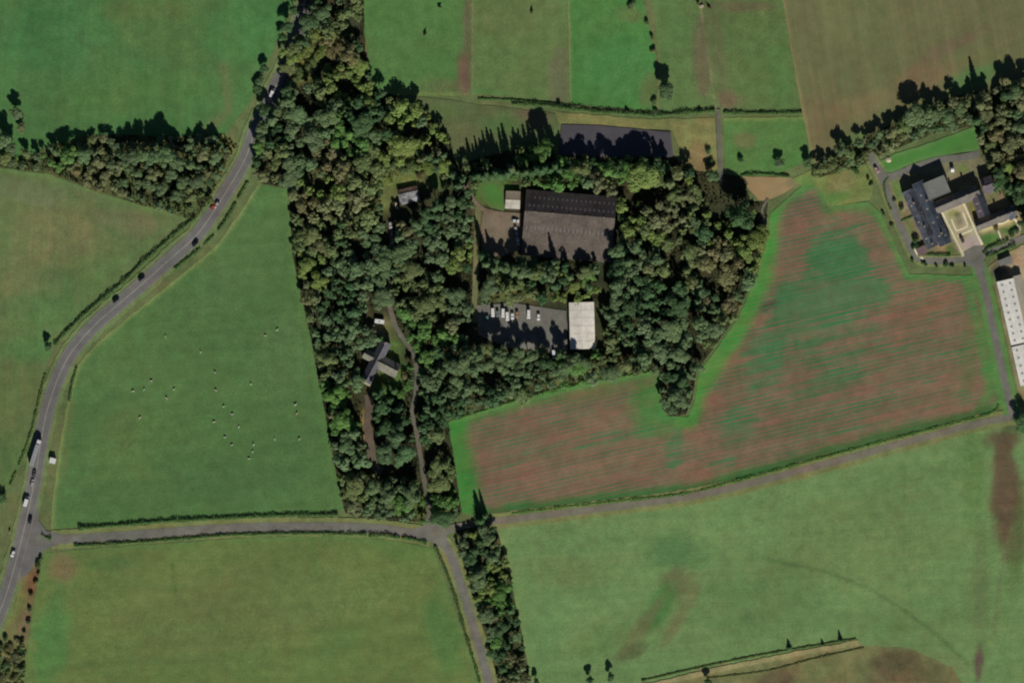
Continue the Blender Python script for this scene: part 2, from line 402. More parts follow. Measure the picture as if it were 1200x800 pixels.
sheet('pasture_field', [(52,648),(100,643),(200,636),(300,629),(400,627),(470,634),(508,643),(525,690),(545,750),(562,800),(580,860),(5,860),(28,790),(40,700)], m_flat, (92,112,62),
      blobs=[(75,660,18,22,0,(110,100,72),.75),(145,665,14,6,0,(104,98,64),.5),(130,660,30,10,0,(70,106,60),.6),(60,750,22,60,8,(72,116,62),.8),(520,740,20,60,-15,(76,112,60),.8),(250,720,140,60,0,(98,112,66),.5),(470,640,60,20,5,(78,110,58),.5),(380,690,70,40,0,(96,116,68),.4),(305,780,160,20,0,(88,116,64),.4),(400,750,40,20,0,(80,112,62),.4)],
      lines=[([(203,660),(204,685),(207,696)],2,(62,92,52),.7),([(366,630),(370,672)],3,(66,106,56),.5)], margin=(6,(84,118,66),.5))
sheet('sloping_pasture_field', [(580,618),(700,604),(850,582),(950,556),(1050,528),(1150,503),(1260,480),(1260,860),(610,860),(622,800),(612,745),(597,670)], m_flat, (98,128,78),
      blobs=[(660,670,50,22,0,(98,110,66),.4),(790,650,42,26,0,(74,110,66),.8),(795,680,26,26,40,(92,98,64),.8),(772,710,36,14,-62,(68,112,60),.9),(752,735,55,8,-55,(102,104,70),.6),(802,715,60,8,-60,(104,106,72),.6),
             (735,765,26,10,-20,(80,88,58),.7),(700,755,40,20,-10,(86,114,64),.5),(640,730,30,50,10,(92,128,78),.6),(1182,600,22,60,-6,(86,74,56),.95),(1176,550,14,50,0,(88,80,60),.9),(1175,515,24,13,0,(86,76,58),.75),(1188,620,14,40,0,(88,74,58),.8),(1140,560,16,60,0,(86,118,64),.7),(1192,640,14,60,5,(82,108,60),.6),(1150,690,10,90,0,(88,104,68),.5),
             (1147,775,6,26,3,(88,76,66),.95),(900,690,90,60,10,(88,118,72),.5),(1000,640,120,60,-5,(104,126,76),.5),(1080,770,70,12,10,(104,118,78),.5),(1010,730,90,20,0,(88,116,70),.4),(1190,500,20,8,0,(70,84,54),.8)],
      lines=[([(900,655),(970,670),(1020,690),(1060,715),(1100,745),(1135,778)],3.2,(78,104,62),.7),([(1185,620),(1172,680),(1165,740)],3.5,(98,104,72),.5),([(1060,540),(1058,640),(1070,720)],3,(84,112,66),.3)], margin=(5,(108,128,80),.5))
sheet('rough_grass_field', [(742,860),(752,800),(850,779),(1005,754),(1060,757),(1105,774),(1125,796),(1150,860)], m_rough, (106,110,72), wob=6,
      blobs=[(1048,778,26,18,0,(88,78,58),.7),(1070,770,16,10,20,(92,82,58),.6),(1085,790,24,16,0,(84,80,56),.6),(1040,795,30,10,0,(96,84,62),.6),(910,795,30,14,-8,(86,78,58),.8),(980,790,40,18,0,(98,112,70),.5)], lines=[([(750,803),(850,781),(925,766),(1010,750)],7,(138,134,92),.8)])
sheet('paddock_field', [(425,-60),(551,-60),(550,112),(500,113),(446,111),(436,100),(430,60),(425,20)], m_plain, (76,114,62),
      blobs=[(545,90,12,36,0,(104,84,70),.9),(550,20,8,60,0,(98,92,70),.8),(520,100,30,10,0,(96,96,66),.6),(480,70,50,40,0,(82,118,66),.5)], lines=[([(450,108),(548,112)],3,(116,124,72),.7)])
sheet('paddock_field', [(553,-60),(662,-60),(667,120),(552,109)], m_plain, (88,112,66),
      blobs=[(655,90,14,40,0,(98,100,74),.8),(565,110,30,8,0,(72,116,60),.5),(600,20,50,30,0,(98,114,70),.5)], lines=[([(553,-60),(552,108)],3,(120,120,82),.7)])
sheet('paddock_field', [(664,-60),(757,-60),(752,0),(768,60),(767,130),(668,122)], m_plain, (69,117,60),
      blobs=[(725,80,40,40,0,(72,122,68),.6),(740,18,18,10,10,(100,106,66),.6),(760,110,12,22,0,(96,104,66),.6),(700,20,40,30,0,(76,114,60),.5)], lines=[([(664,-60),(668,122)],2.5,(118,126,80),.7)])
sheet('paddock_field', [(759,-60),(815,-60),(822,8),(840,131),(769,133),(772,70)], m_plain, (86,112,66),
      blobs=[(822,70,10,60,-4,(96,90,68),.8),(790,30,26,40,0,(80,114,66),.5)], lines=[([(757,-20),(760,20),(768,60),(768,128)],5,(118,112,74),.6),([(823,8),(832,60),(841,130)],2.5,(128,122,94),.9)])
sheet('paddock_field', [(828,-60),(905,-60),(918,0),(940,132),(844,130),(826,8)], m_plain, (84,108,63),
      blobs=[(850,118,20,14,0,(104,90,70),.8),(870,8,40,8,0,(94,88,66),.7),(842,60,10,60,-6,(92,96,66),.6),(915,90,16,40,-5,(74,114,62),.5)])
sheet('drilled_arable_field', [(907,-60),(1260,-60),(1260,100),(1200,95),(1150,108),(1100,128),(1050,150),(1000,172),(955,192),(948,172),(936,110),(917,0)], m_arable, (97,103,68),
      blobs=[(1085,90,46,16,-22,(116,101,73),.7),(1115,55,50,10,-28,(104,92,72),.6),(960,140,30,30,0,(108,98,68),.6),(1010,30,60,60,0,(96,106,68),.6),(1150,70,40,10,-8,(98,104,64),.6),(1140,92,40,14,-20,(76,112,64),.8),(1100,20,60,30,0,(98,102,68),.5),(1000,165,18,10,-20,(84,112,64),.7),(1020,120,60,14,-15,(116,108,74),.5)],
      lines=[([(914,-20),(924,50),(938,120),(951,185)],4,(126,122,80),.8)])
sheet('small_green_field', [(848,138),(942,137),(950,188),(905,206),(868,206),(850,196)], m_flat, (80,116,62), blobs=[(872,165,14,10,0,(108,102,70),.6),(920,190,30,12,0,(68,112,56),.6)], lines=[([(848,139),(942,138)],3,(112,132,74),.8)])
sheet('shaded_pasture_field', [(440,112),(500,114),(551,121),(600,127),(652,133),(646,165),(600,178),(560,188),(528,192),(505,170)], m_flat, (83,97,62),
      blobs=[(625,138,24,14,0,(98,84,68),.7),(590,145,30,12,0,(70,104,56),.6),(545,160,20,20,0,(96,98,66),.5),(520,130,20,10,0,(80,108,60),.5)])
sheet('rough_grass_strip', [(650,131),(700,135),(760,140),(838,138),(841,198),(812,205),(795,170),(788,152),(700,150),(655,145)], m_rough, (116,120,74),
      blobs=[(820,185,16,18,0,(118,108,76),.7),(800,140,20,5,0,(98,112,72),.6),(820,160,20,4,0,(120,126,78),.7)])
sheet('bare_tan_ground', [(868,207),(925,208),(940,212),(926,222),(905,233),(890,235),(878,222)], fm('bare', fine=.1, mid=.08, big=.06, bump=.3, tan=.08), (141,122,88), blobs=[(930,214,10,6,0,(110,110,78),.8)])
sheet('rough_pasture_field', [(928,210),(975,188),(1012,188),(1024,212),(1020,234),(970,243),(962,224),(940,218)], m_rough, (104,116,66),
      blobs=[(985,215,22,12,-30,(124,122,80),.7),(975,232,24,8,-10,(74,112,56),.8),(945,214,14,8,0,(82,120,62),.6)])
# drilled plough land with its green headlands
F0 = [(525,495),(600,470),(700,447),(772,434),(776,472),(782,487),(806,489),(814,468),(819,436),(835,414),(863,375),(886,325),(898,285),(903,250),(928,228),(945,214),(962,222),(968,243),(1018,236),(1032,250),(1055,300),(1066,321),(1130,323),(1143,322),(1153,350),(1160,390),(1166,430),(1175,470),(1168,482),(1100,500),(1000,526),(900,554),(800,576),(700,589),(600,600),(556,604),(541,600),(533,545)]
sheet('ploughed_field', F0, m_plough, (114,94,74), grid=3.2,
      blobs=[(1000,440,190,120,-10,GC,.24),(640,520,110,50,-10,GC,.16),(985,300,46,46,-20,GC,.78),(945,350,62,30,-28,GC,.7),(1010,345,46,24,-14,GC,.8),(900,400,50,26,-45,GC,.6),(895,440,50,40,-60,GC,.4),(865,500,46,26,-70,GC,.5),(842,545,30,12,-20,GC,.55),
             (790,530,12,40,10,GC,.45),(720,515,70,12,-8,GC,.4),(640,500,60,20,-8,GC,.15),(700,560,60,12,-8,GC,.1),(980,415,80,18,-14,GC,.5),(970,450,80,24,-14,GC,.45),(1010,485,100,16,-14,GC,.3),(1050,420,80,40,-14,GC,.25),(1135,410,12,70,4,(98,98,66),.7),(960,385,70,30,-14,GC,.55),(940,520,60,12,-14,GC,.3),
             (600,560,50,20,0,(120,88,74),.5),(1080,360,50,16,-10,(122,90,72),.5),(720,570,60,10,-8,(118,86,70),.5),(950,240,24,12,0,(98,84,68),.5),(940,265,30,30,0,(104,84,70),.6),
             (900,358,16,7,-20,(72,62,50),.8),(700,460,80,9,-10,(98,98,64),.6),(760,470,26,30,0,(72,112,58),.85),(770,500,30,16,0,(74,110,58),.6),(850,430,24,60,35,(112,86,66),.5),(1040,460,70,10,-13,(116,90,74),.5)],
      margin=[(10,(78,112,60),.8),(5,(88,122,68),.6)],
      lines=[([(533,500),(545,560),(552,598)],22,(66,118,54),.9),([(905,250),(893,325),(872,376),(842,418),(822,450),(806,490)],17,(76,124,58),.9),([(1132,325),(1150,400),(1160,460),(1140,490)],8,(80,116,62),.7),
             ([(560,602),(700,586),(850,566),(1000,522),(1160,482)],11,(66,90,52),.9),([(902,262),(889,325),(866,376),(836,418),(818,450)],2.5,(96,120,66),.6)])
# woodland floor
WOOD = [(330,60),(345,40),(352,-40),(425,-40),(428,60),(438,104),(470,115),(500,135),(528,160),(533,195),(560,186),(600,176),(645,166),(650,185),(700,178),(740,180),(790,185),(815,200),(870,207),(880,236),(900,238),(896,285),(884,325),(860,375),(832,414),(816,436),(812,466),(804,485),(786,488),(776,480),(772,435),(700,447),(600,470),(525,495),(533,545),(541,600),(530,612),(505,612),(480,610),(430,608),(404,600),(395,560),(380,480),(365,400),(343,300),(338,222),(305,214),(300,170),(318,120)]
m_floor = fm('woodfloor', fine=.3, mid=.3, big=.2, bump=.6, tan=.2)
sheet('woodland_floor', WOOD, m_floor, (56,60,40), grid=6,
      blobs=[(350,75,26,24,-50,(112,118,62),1),(385,40,20,16,0,(104,112,66),1),(470,205,34,22,-20,(98,110,60),1),(445,235,24,20,0,(98,104,62),1),(520,205,20,20,0,(76,98,52),.8),(360,200,20,20,0,(84,92,56),.6),(322,98,16,14,-50,(134,122,92),1),(580,225,24,16,0,(76,118,52),1),
             (600,345,50,8,0,(100,106,62),.8),(560,260,8,30,0,(104,104,66),.8),(458,420,18,30,0,(80,106,56),1),(455,455,20,18,0,(66,98,50),.9),(470,440,14,20,0,(70,98,52),.8),(428,500,9,22,0,(132,122,72),.9),(455,385,16,14,0,(92,96,62),.9),(540,480,30,10,0,(84,96,60),.6),(700,440,80,10,-8,(92,110,64),.7),(850,220,30,12,0,(64,72,46),.5),(490,590,22,16,0,(86,104,52),.9),(520,592,12,12,0,(96,104,56),.9)])
W2P = [(-60,178),(0,182),(30,185),(60,170),(100,160),(150,158),(205,160),(262,158),(278,172),(262,200),(246,238),(228,258),(200,250),(165,240),(110,222),(60,204),(0,196),(-60,190)]
sheet('woodland_floor', W2P, m_floor, (78,88,54), grid=6, blobs=[(260,180,14,30,20,(100,116,64),1),(200,243,30,8,5,(96,116,66),1),(140,205,10,14,0,(88,118,60),1),(10,180,20,12,0,(96,118,62),1)])
W3P = [(533,616),(552,610),(573,604),(582,618),(597,670),(612,745),(622,800),(640,860),(600,860),(583,800),(566,745),(550,690),(537,655)]
sheet('woodland_floor', W3P, m_floor, (66,72,46), grid=6)
W4P = [(950,196),(985,178),(1030,152),(1080,130),(1120,112),(1150,108),(1200,95),(1260,90),(1260,290),(1205,275),(1192,245),(1172,228),(1158,205),(1152,182),(1143,160),(1146,148),(1100,155),(1040,178),(1022,190),(1000,198),(960,208)]
sheet('woodland_floor', W4P, m_floor, (64,72,44), grid=6, blobs=[(1180,230,16,20,0,(70,94,54),.8)])
sheet('rough_grass_bank', [(14,660),(48,650),(50,655),(40,700),(28,790),(8,860),(-40,860),(-40,790),(0,745),(20,700)], m_rough, (104,104,66), blobs=[(38,685,10,24,10,(108,82,58),.9),(30,730,10,24,10,(112,98,74),.8),(15,710,12,30,30,(108,118,66),.7)])
sheet('farm_lawn', [(1027,190),(1050,180),(1100,164),(1143,148),(1149,165),(1147,176),(1120,180),(1100,184),(1075,190),(1055,198),(1042,204),(1034,203)], fm('lawn', fine=.08, mid=.08, big=.06, bump=.3, tan=.05, streak=18, streak_amp=.06), (70,118,56), margin=(4,(92,124,72),.6))
sheet('farm_garden_ground', [(1041,215),(1050,206),(1066,201),(1100,190),(1150,184),(1168,212),(1176,230),(1196,245),(1200,262),(1195,277),(1160,290),(1150,288),(1128,300),(1108,303),(1085,302),(1073,294),(1062,270),(1050,242)], m_rough, (114,112,84),
      blobs=[(1052,222,9,16,-20,(88,116,66),1),(1064,265,8,10,-20,(100,112,72),1),(1055,244,10,5,0,(150,140,116),.8),(1068,282,8,8,0,(120,112,96),1),(1105,290,9,10,0,(150,132,100),.9),(1114,296,7,10,0,(84,108,58),1),(1128,198,9,6,0,(104,122,70),1),(1112,205,8,10,20,(112,116,90),1),
             (1145,245,8,12,-20,(112,116,62),1),(1135,225,10,10,0,(150,136,96),.8),(1160,280,13,8,-15,(76,112,56),1),(1183,268,12,8,-20,(80,110,56),1),(1168,262,26,7,-20,(170,160,116),1),(1165,228,6,10,20,(98,110,76),.8)], grid=3)
sheet('farmyard_ground', [(1153,320),(1158,312),(1175,300),(1196,288),(1260,270),(1260,470),(1200,470),(1192,455),(1180,400),(1166,335)], m_rough, (118,114,82), grid=3,
      blobs=[(1200,310,16,30,10,(156,144,112),1),(1196,370,6,50,-12,(158,148,118),1),(1162,330,5,14,0,(84,118,62),1),(1175,297,18,4,-25,(130,136,88),1),(1178,306,9,5,0,(98,96,94),1),(1215,400,14,80,0,(140,130,104),1),(1170,318,10,8,0,(84,80,68),1)])  # last blob paints the white barn's cast shadow into the ground colour

# ------------------------------------------------------------------ roads, tracks, yards
MAIN = [(-60,860),(-34,800),(-12,745),(6,700),(18,660),(27,625),(34,595),(41,560),(46,530),(53,490),(61,462),(70,438),(82,415),(97,396),(115,377),(143,353),(172,328),(200,303),(227,279),(243,259),(258,236),(276,207),(290,180),(300,150),(313,125),(322,104),(333,83),(344,55),(351,30),(357,5),(366,-60)]
SIDE = [(36,632),(60,632),(100,630),(150,627),(200,623),(250,620),(300,617.5),(350,617),(400,617),(450,620),(480,624),(505,629)]
SEB = [(503,624),(517,634),(528,650),(536,672),(545,700),(552,725),(560,752),(568,780),(576,808),(592,860)]
EAST = [(506,626),(530,618),(560,613),(600,608),(640,603),(700,596),(750,590),(800,583),(850,573),(900,561),(950,548),(1000,535),(1050,521),(1100,508),(1150,495),(1190,488),(1260,472)]
LANE = [(1188,490),(1183,470),(1175,436),(1169,408),(1163,380),(1157,352),(1151,326),(1146,308),(1141,298)]
FARMW = [(1146,300),(1130,303),(1110,305),(1090,305),(1076,302),(1067,290),(1060,274),(1052,257),(1045,238),(1038,219),(1031,203),(1024,190),(1019,180)]
FARMN = [(1033,212),(1042,208),(1055,203),(1072,196),(1090,190),(1105,187),(1120,185),(1136,183),(1148,180)]
FARME = [(1148,302),(1156,296),(1168,291),(1182,286),(1200,279),(1260,262)]
ribbon('grass_verge', MAIN, 26, M['verge'] if 0 else ground_mat('verge_green', T(98,116,74), fine=.22, mid=.2, big=.1, bump=.5, tan=.12), wob=2.5)
ribbon('grass_verge', SIDE[1:], 22, M['margin'], wob=1.5)
ribbon('grass_verge', SEB[1:], 21, M['margin'], wob=1.5)
ribbon('grass_verge', EAST[2:], 19, M['margin'], wob=1.5)
ribbon('grass_verge', LANE[:-1], 19, ground_mat('verge_lush', T(84,122,66), fine=.2, mid=.18, big=.1, bump=.5, tan=.1), wob=1.2)
ribbon('grass_verge', FARMW[1:], 15, GM['lawn'] if 0 else M['margin'], wob=1)
sheet('road_junction', [(44,596),(46,610),(54,622),(70,625),(70,638),(56,641),(46,650),(36,668),(24,680),(22,640),(34,600)], M['asphalt'])
sheet('road_junction', [(484,619),(496,617),(500,604),(507,604),(511,613),(524,616),(540,612),(540,619),(524,627),(527,642),(519,644),(506,634),(486,629)], M['lane'])
ribbon('side_road', SIDE, 10.5, M['lane'], wob=.8)
ribbon('side_road', SEB, 10.5, M['lane'], wob=1)
ribbon('country_lane', EAST, 8, M['track'] if 0 else ground_mat('worn_lane', T(108,106,92), fine=.12, mid=.16, big=.1, bump=.2, tan=.1), wob=.8)
ribbon('farm_lane', LANE, 9, M['lane'], wob=.3)
ribbon('farm_lane', FARMW, 9, M['lane'], wob=.3)
ribbon('farm_lane', FARMN, 8, M['lane'], wob=.3)
ribbon('farm_lane', FARME, 8, M['lane'], wob=.3)
sheet('farm_apron', [(1124,301),(1132,293),(1141,288),(1151,287),(1156,293),(1153,304),(1155,330),(1147,330),(1141,314),(1128,309)], M['lane'])
sheet('farm_apron', [(1024,196),(1032,194),(1038,203),(1048,204),(1042,212),(1036,222),(1030,208)], M['lane'])
main_road = ribbon('main_road', MAIN, 16.5, M['asphalt'], wob=.9, nw=6)
zz = .06+.009*Z['n']+.012
for k in (-.25, .25): ribbon('road_edge_line', MAIN, .35, M['paintline'], z=zz, off=k*30, kind=None, parent=main_road, nw=1)
ribbon('road_centre_line', MAIN, 1.0, M['paintline'], z=zz, off=0, kind=None, parent=main_road, nw=1)
DRIVE = [(457,362),(464,383),(474,399),(484,413),(488,435),(487,463),(483,484),(488,505),(492,530),(497,560),(502,588),(504,612)]
ribbon('grass_track', [(745,806),(800,794),(850,782),(925,767),(1006,752)], 5.5, ground_mat('pale_track_grass', T(136,132,92), fine=.22, mid=.2, big=.1, bump=.4, tan=.08), wob=1.5)
ribbon('wood_drive', DRIVE, 5.5, M['track'], wob=.8)
ribbon('wood_track', [(457,262),(459,285),(458,310),(456,335),(457,362)], 4.5, M['track'], wob=1)
ribbon('wood_track', [(545,216),(551,228),(558,238),(567,246),(580,249)], 5, M['gravel'], wob=.6)
ribbon('wood_track', [(560,242),(559,270),(558,300),(557,330),(556,355),(557,378)], 6.5, ground_mat('mossy_track', T(104,106,74), fine=.2, mid=.2, big=.12, bump=.3, tan=.1), wob=.8)
ribbon('garden_track', [(432,462),(433,480),(431,500),(434,520),(438,545),(448,552)], 10, ground_mat('red_track', T(92,84,72), fine=.15, mid=.15, big=.1, bump=.3, tan=.1), wob=1.5)
ribbon('field_track', [(842,128),(842,150),(843,175),(845,205),(846,215)], 5, M['track'], wob=.5)
ribbon('field_track', [(900,233),(893,247),(897,262)], 3, M['track'], wob=.5)
ribbon('wood_track', [(436,380),(446,392),(452,402)], 5, M['track'], wob=.8)
sheet('dark_hardstanding', [(658,146),(700,147),(786,155),(789,184),(720,184),(655,182)], M['hard'], wob=.3)
sheet('gravel_yard', [(567,246),(582,248),(606,250),(612,250),(610,292),(590,300),(566,300),(563,270)], M['gravel'])
sheet('car_park', [(559,357),(600,355),(640,361),(664,364),(665,412),(655,420),(640,412),(600,408),(560,392)], M['lane'])
sheet('yard_lawn', [(562,215),(570,211),(585,210),(592,220),(594,240),(590,247),(575,244),(565,235),(560,224)], GM['lawn'], (71,114,54), wob=2.2, margin=(5,(88,102,60),.7))
sheet('paved_court', [(1102,247),(1130,236),(1151,287),(1141,288),(1130,294),(1128,299)], fm('court', fine=.12, mid=.12, big=.08, bump=.3, tan=.1), (158,154,126), grid=2, wob=0,
      blobs=[(1119,262,9,13,-22,(148,144,110),.8),(1138,284,14,8,-20,(158,150,140),1),(1116,250,9,5,-22,(122,128,74),.8),(1127,276,9,3,-22,(140,134,90),.6),(1124,259,5,6,0,(118,114,94),.8),(1138,258,5,10,-22,(112,118,76),.7),(1122,251,5,3,-20,(84,92,62),.8)])
for p_ in ([(1102,247),(1112,266),(1122,287),(1129,300)], [(1129,238),(1137,256),(1144,272),(1151,287)]): ribbon('cream_path', p_, 2.6, M['slab'])
ribbon('cream_path', [(1102,248),(1116,242),(1130,237)], 2.4, M['slab'])
ribbon('cream_path', [(1115,257),(1117,263),(1120.5,270)], 1.8, M['slab']); ribbon('cream_path', [(1120.5,270.5),(1127,268.5),(1134,265)], 1.8, M['slab']); ribbon('cream_path', [(1134,264),(1131,256),(1128,249)], 1.8, M['slab'])
ribbon('cream_path', [(1122,277),(1131,273),(1140,269)], 2.0, M['slab'])
ribbon('cream_path', [(1152,268),(1162,263),(1175,262),(1187,256),(1192,262),(1195,270)], 2.2, M['slab']); ribbon('cream_path', [(1168,267),(1171,274),(1174,283)], 1.6, M['slab'])
ribbon('cream_path', [(1082,303.5),(1074,297),(1070,286)], 2.0, M['slab']); ribbon('cream_path', [(1072,299.5),(1085,300.5),(1115,300.5),(1128,300)], 2.2, M['verge'])
ribbon('cream_path', [(1062,232),(1066,243),(1072,253)], 1.6, M['slab'])

# ------------------------------------------------------------------ tree prototypes (unit: metres, crown radius about 5)
def leaf_cloud(centers, normals, size, rs, flat=.55):
    """one quad per centre, facing roughly along its normal"""
    n = len(centers)
    nr = normals+rs.normal(0, flat, (n, 3)); nr /= np.linalg.norm(nr, axis=1)[:, None]
    a = np.cross(nr, rs.normal(0, 1, (n, 3))); a /= np.linalg.norm(a, axis=1)[:, None]; b = np.cross(nr, a)
    s = size*rs.uniform(.6, 1.35, n)[:, None]; a = a*s; b = b*s*rs.uniform(.6, 1, n)[:, None]
    V = np.stack([centers-a-b*.4, centers+a*.3-b, centers+a+b*.4, centers-a*.3+b], 1).reshape(-1, 3)
    F = np.arange(4*n).reshape(n, 4)
    return V, F, rs.uniform(.84, 1.18, n)
def crown_arrays(kind, seed, nq, size):
    rs = np.random.RandomState(seed); C = []; Nn = []
    if kind == 'broad':
        nl = rs.randint(9, 14); lobes = [(np.array([0, 0, 6.0]), 2.8)]
        for i in range(nl):
            a = rs.uniform(0, 2*math.pi); rr = 4.0*math.sqrt(rs.uniform(.03, 1)); z = 8.3-rr*rs.uniform(.35, .95)+rs.uniform(-.8, .8)
            lobes.append((np.array([rr*math.cos(a), rr*math.sin(a), z]), rs.uniform(1.2, 2.1)))
        w = np.array([l[1]**2 for l in lobes]); w /= w.sum()
        pick = rs.choice(len(lobes), nq, p=w); d = rs.normal(0, 1, (nq, 3)); d[:, 2] = np.where(d[:, 2] < -.35, -d[:, 2], d[:, 2]); d /= np.linalg.norm(d, axis=1)[:, None]
        c = np.array([lobes[i][0] for i in pick]); r = np.array([lobes[i][1] for i in pick])*rs.uniform(.62, 1.14, nq)
        C = c+d*r[:, None]*np.array([1, 1, .62]); Nn = d
        out = c-np.array([0, 0, 6]); out /= np.maximum(np.linalg.norm(out, axis=1), .1)[:, None]; Nn = d+.3*out+np.array([0, 0, .6])
    elif kind == 'conifer':
        t = rs.uniform(0, 1, nq)**1.35; a = rs.uniform(0, 2*math.pi, nq); tier = (np.floor(t*13)+rs.uniform(.0, .55, nq))/13
        rad = 3.0*(1-t)**.85*(.72+.28*np.cos(13*2*math.pi*t))*(1+.16*np.sin(a*5+seed))*rs.uniform(.55, 1.05, nq)+.1
        C = np.stack([rad*np.cos(a), rad*np.sin(a), 1.6+13.4*tier-.25*rad], 1); Nn = np.stack([np.cos(a)*.6, np.sin(a)*.6, np.full(nq, .8)], 1)
    elif kind == 'thin':
        nl = 16; lobes = []
        for i in range(nl):
            a = rs.uniform(0, 6.28); rr = rs.uniform(.5, 3.6); lobes.append((np.array([rr*math.cos(a), rr*math.sin(a), rs.uniform(4, 9.2)-rr*.35]), rs.uniform(.7, 1.25)))
        pick = rs.randint(0, nl, nq); d = rs.normal(0, 1, (nq, 3)); d /= np.linalg.norm(d, axis=1)[:, None]
        c = np.array([lobes[i][0] for i in pick]); r = np.array([lobes[i][1] for i in pick])*rs.uniform(.5, 1.2, nq)
        C = c+d*r[:, None]; Nn = d+np.array([0, 0, .4])
    else:  # shrub
        nl = 6; lobes = [(np.array([rs.uniform(-2.6, 2.6), rs.uniform(-2.6, 2.6), rs.uniform(1.2, 2.6)]), rs.uniform(1.4, 2.3)) for i in range(nl)]+[(np.array([0, 0, 2.2]), 2.6)]
        pick = rs.randint(0, nl+1, nq); d = rs.normal(0, 1, (nq, 3)); d[:, 2] = np.abs(d[:, 2]); d /= np.linalg.norm(d, axis=1)[:, None]
        c = np.array([lobes[i][0] for i in pick]); r = np.array([lobes[i][1] for i in pick])*rs.uniform(.8, 1.08, nq)
        C = c+d*r[:, None]; Nn = d
    V, F, sh = leaf_cloud(C, Nn, size, rs, .42)
    return V, F, sh
def leaf_mesh(name, V, F, sh):
    me = from_np(name, V, F); a = me.attributes.new('leaf', 'FLOAT', 'FACE'); a.data.foreach_set('value', sh.astype(np.float32)); me.materials.append(M['leaf']); return me
def trunk_mesh(kind, seed):
    rs = random.Random(seed); m = MB()
    if kind == 'conifer':
        m.tube([(0,0,-.4),(0,0,3),(.05,0,9),(0,0,14.6)], [.32,.26,.14,.03], 7)
        for k in range(9):
            a = k*2.4; z = 3+k*1.15; r = 2.3*(1-z/16); m.tube([(0,0,z),(r*math.cos(a), r*math.sin(a), z-.1)], [.07,.02], 4)
    elif kind == 'shrub':
        for k in range(5):
            a = k*1.3+rs.random(); m.tube([(0,0,-.2),(.8*math.cos(a), .8*math.sin(a), 1.2),(1.7*math.cos(a), 1.7*math.sin(a), 2.4)], [.12,.08,.03], 5)
    else:
        m.tube([(0,0,-.4),(.05,.03,1.5),(.1,-.05,3.6),(.05,0,5.6),(0,.1,7.6)], [.42,.33,.27,.17,.06], 8)
        for k in range(7):
            a = k*2*math.pi/7+rs.uniform(-.3,.3); z = rs.uniform(2.8,5); q = rs.uniform(2,3.1)
            m.tube([(.08,-.03,z),(q*.5*math.cos(a), q*.5*math.sin(a), z+1.2),(q*math.cos(a), q*math.sin(a), z+2.5)], [.15,.10,.04], 5)
    return m.mesh('trunk', M['bark'])
PROTO = {}
for kind, nv, nq, sz in (('broad', 12, 3000, .31), ('conifer', 4, 2000, .32), ('thin', 5, 1600, .28), ('shrub', 4, 1200, .30)):
    PROTO[kind] = []
    for i in range(nv):
        seed = 100*len(PROTO)+i*7+3
        V, F, sh = crown_arrays(kind, seed, nq, sz)
        PROTO[kind].append((leaf_mesh('crown', V, F, sh), trunk_mesh(kind, seed), crown_arrays(kind, seed, 560, .62 if kind != 'shrub' else .5)))
RAD = {'broad': 5.0, 'conifer': 2.9, 'thin': 4.6, 'shrub': 4.4}; HGT = {'broad': 10.4, 'conifer': 15, 'thin': 9.8, 'shrub': 4.6}

GG, DG, OL, YG, RU, TL, TN, BR = (86,101,74), (66,87,60), (92,101,68), (100,112,65), (102,97,71), (76,95,69), (102,104,77), (82,108,62)
TINT_WORD = {GG: 'grey-green', DG: 'dark green', OL: 'olive', YG: 'yellow-green', RU: 'rust-brown', TL: 'bluish-green', TN: 'tan', BR: 'bright green'}
SEEDS = [(360,20,TL),(405,30,OL),(390,60,RU),(350,70,YG),(415,95,YG),(340,118,GG),(365,150,GG),(425,145,DG),(398,165,BR),(385,190,RU),(432,190,OL),(470,172,YG),(358,190,GG),(318,160,DG),(332,202,OL),(310,212,TN),(348,238,RU),(372,215,YG),(392,245,TN),(400,270,OL),(360,275,OL),(362,310,YG),(350,345,TN),
 (420,305,GG),(395,345,DG),(440,320,GG),(462,300,GG),(500,258,TL),(518,246,TL),(525,280,GG),(480,330,OL),(500,352,OL),(535,332,GG),(545,308,YG),(482,382,BR),(408,385,GG),(382,420,OL),(398,432,GG),(390,462,BR),(402,492,BR),(412,522,GG),(462,520,TL),(450,500,DG),(415,566,OL),(452,590,GG),(492,588,BR),(512,462,GG),(512,540,OL),(522,498,DG),
 (562,440,GG),(620,430,GG),(680,425,BR),(705,435,OL),(762,402,GG),(722,342,GG),(792,300,OL),(772,250,TN),(752,262,YG),(830,292,YG),(850,300,RU),(868,290,YG),(858,322,RU),(805,330,TL),(640,325,DG),(600,320,OL),(672,342,YG),(582,292,GG),(752,208,YG),(700,202,OL),(668,210,BR),(622,205,BR),(600,206,OL),(730,205,BR),(790,192,DG),(805,225,OL),(834,206,TL),(790,455,GG),(740,300,GG),(760,360,DG),(820,380,GG),(840,400,OL),(700,220,TN),
 (20,125,GG),(12,160,GG),(70,182,BR),(100,192,TN),(172,190,GG),(200,190,TN),(230,190,GG),(182,225,GG),(120,215,TN),(90,205,TN),(222,210,OL),(550,622,GG),(576,612,DG),(560,652,DG),(572,685,YG),(590,700,BR),(570,732,GG),(592,762,DG),(606,782,TN),(600,740,DG),
 (1062,152,GG),(1075,140,GG),(1045,158,TN),(1110,137,GG),(1150,132,TN),(1168,165,RU),(1190,120,TN),(1190,205,RU),(1178,215,DG),(1182,165,TN),(985,192,OL),(1150,182,TN),(1195,230,DG)]
SXY = np.array([(s[0], s[1]) for s in SEEDS], float)
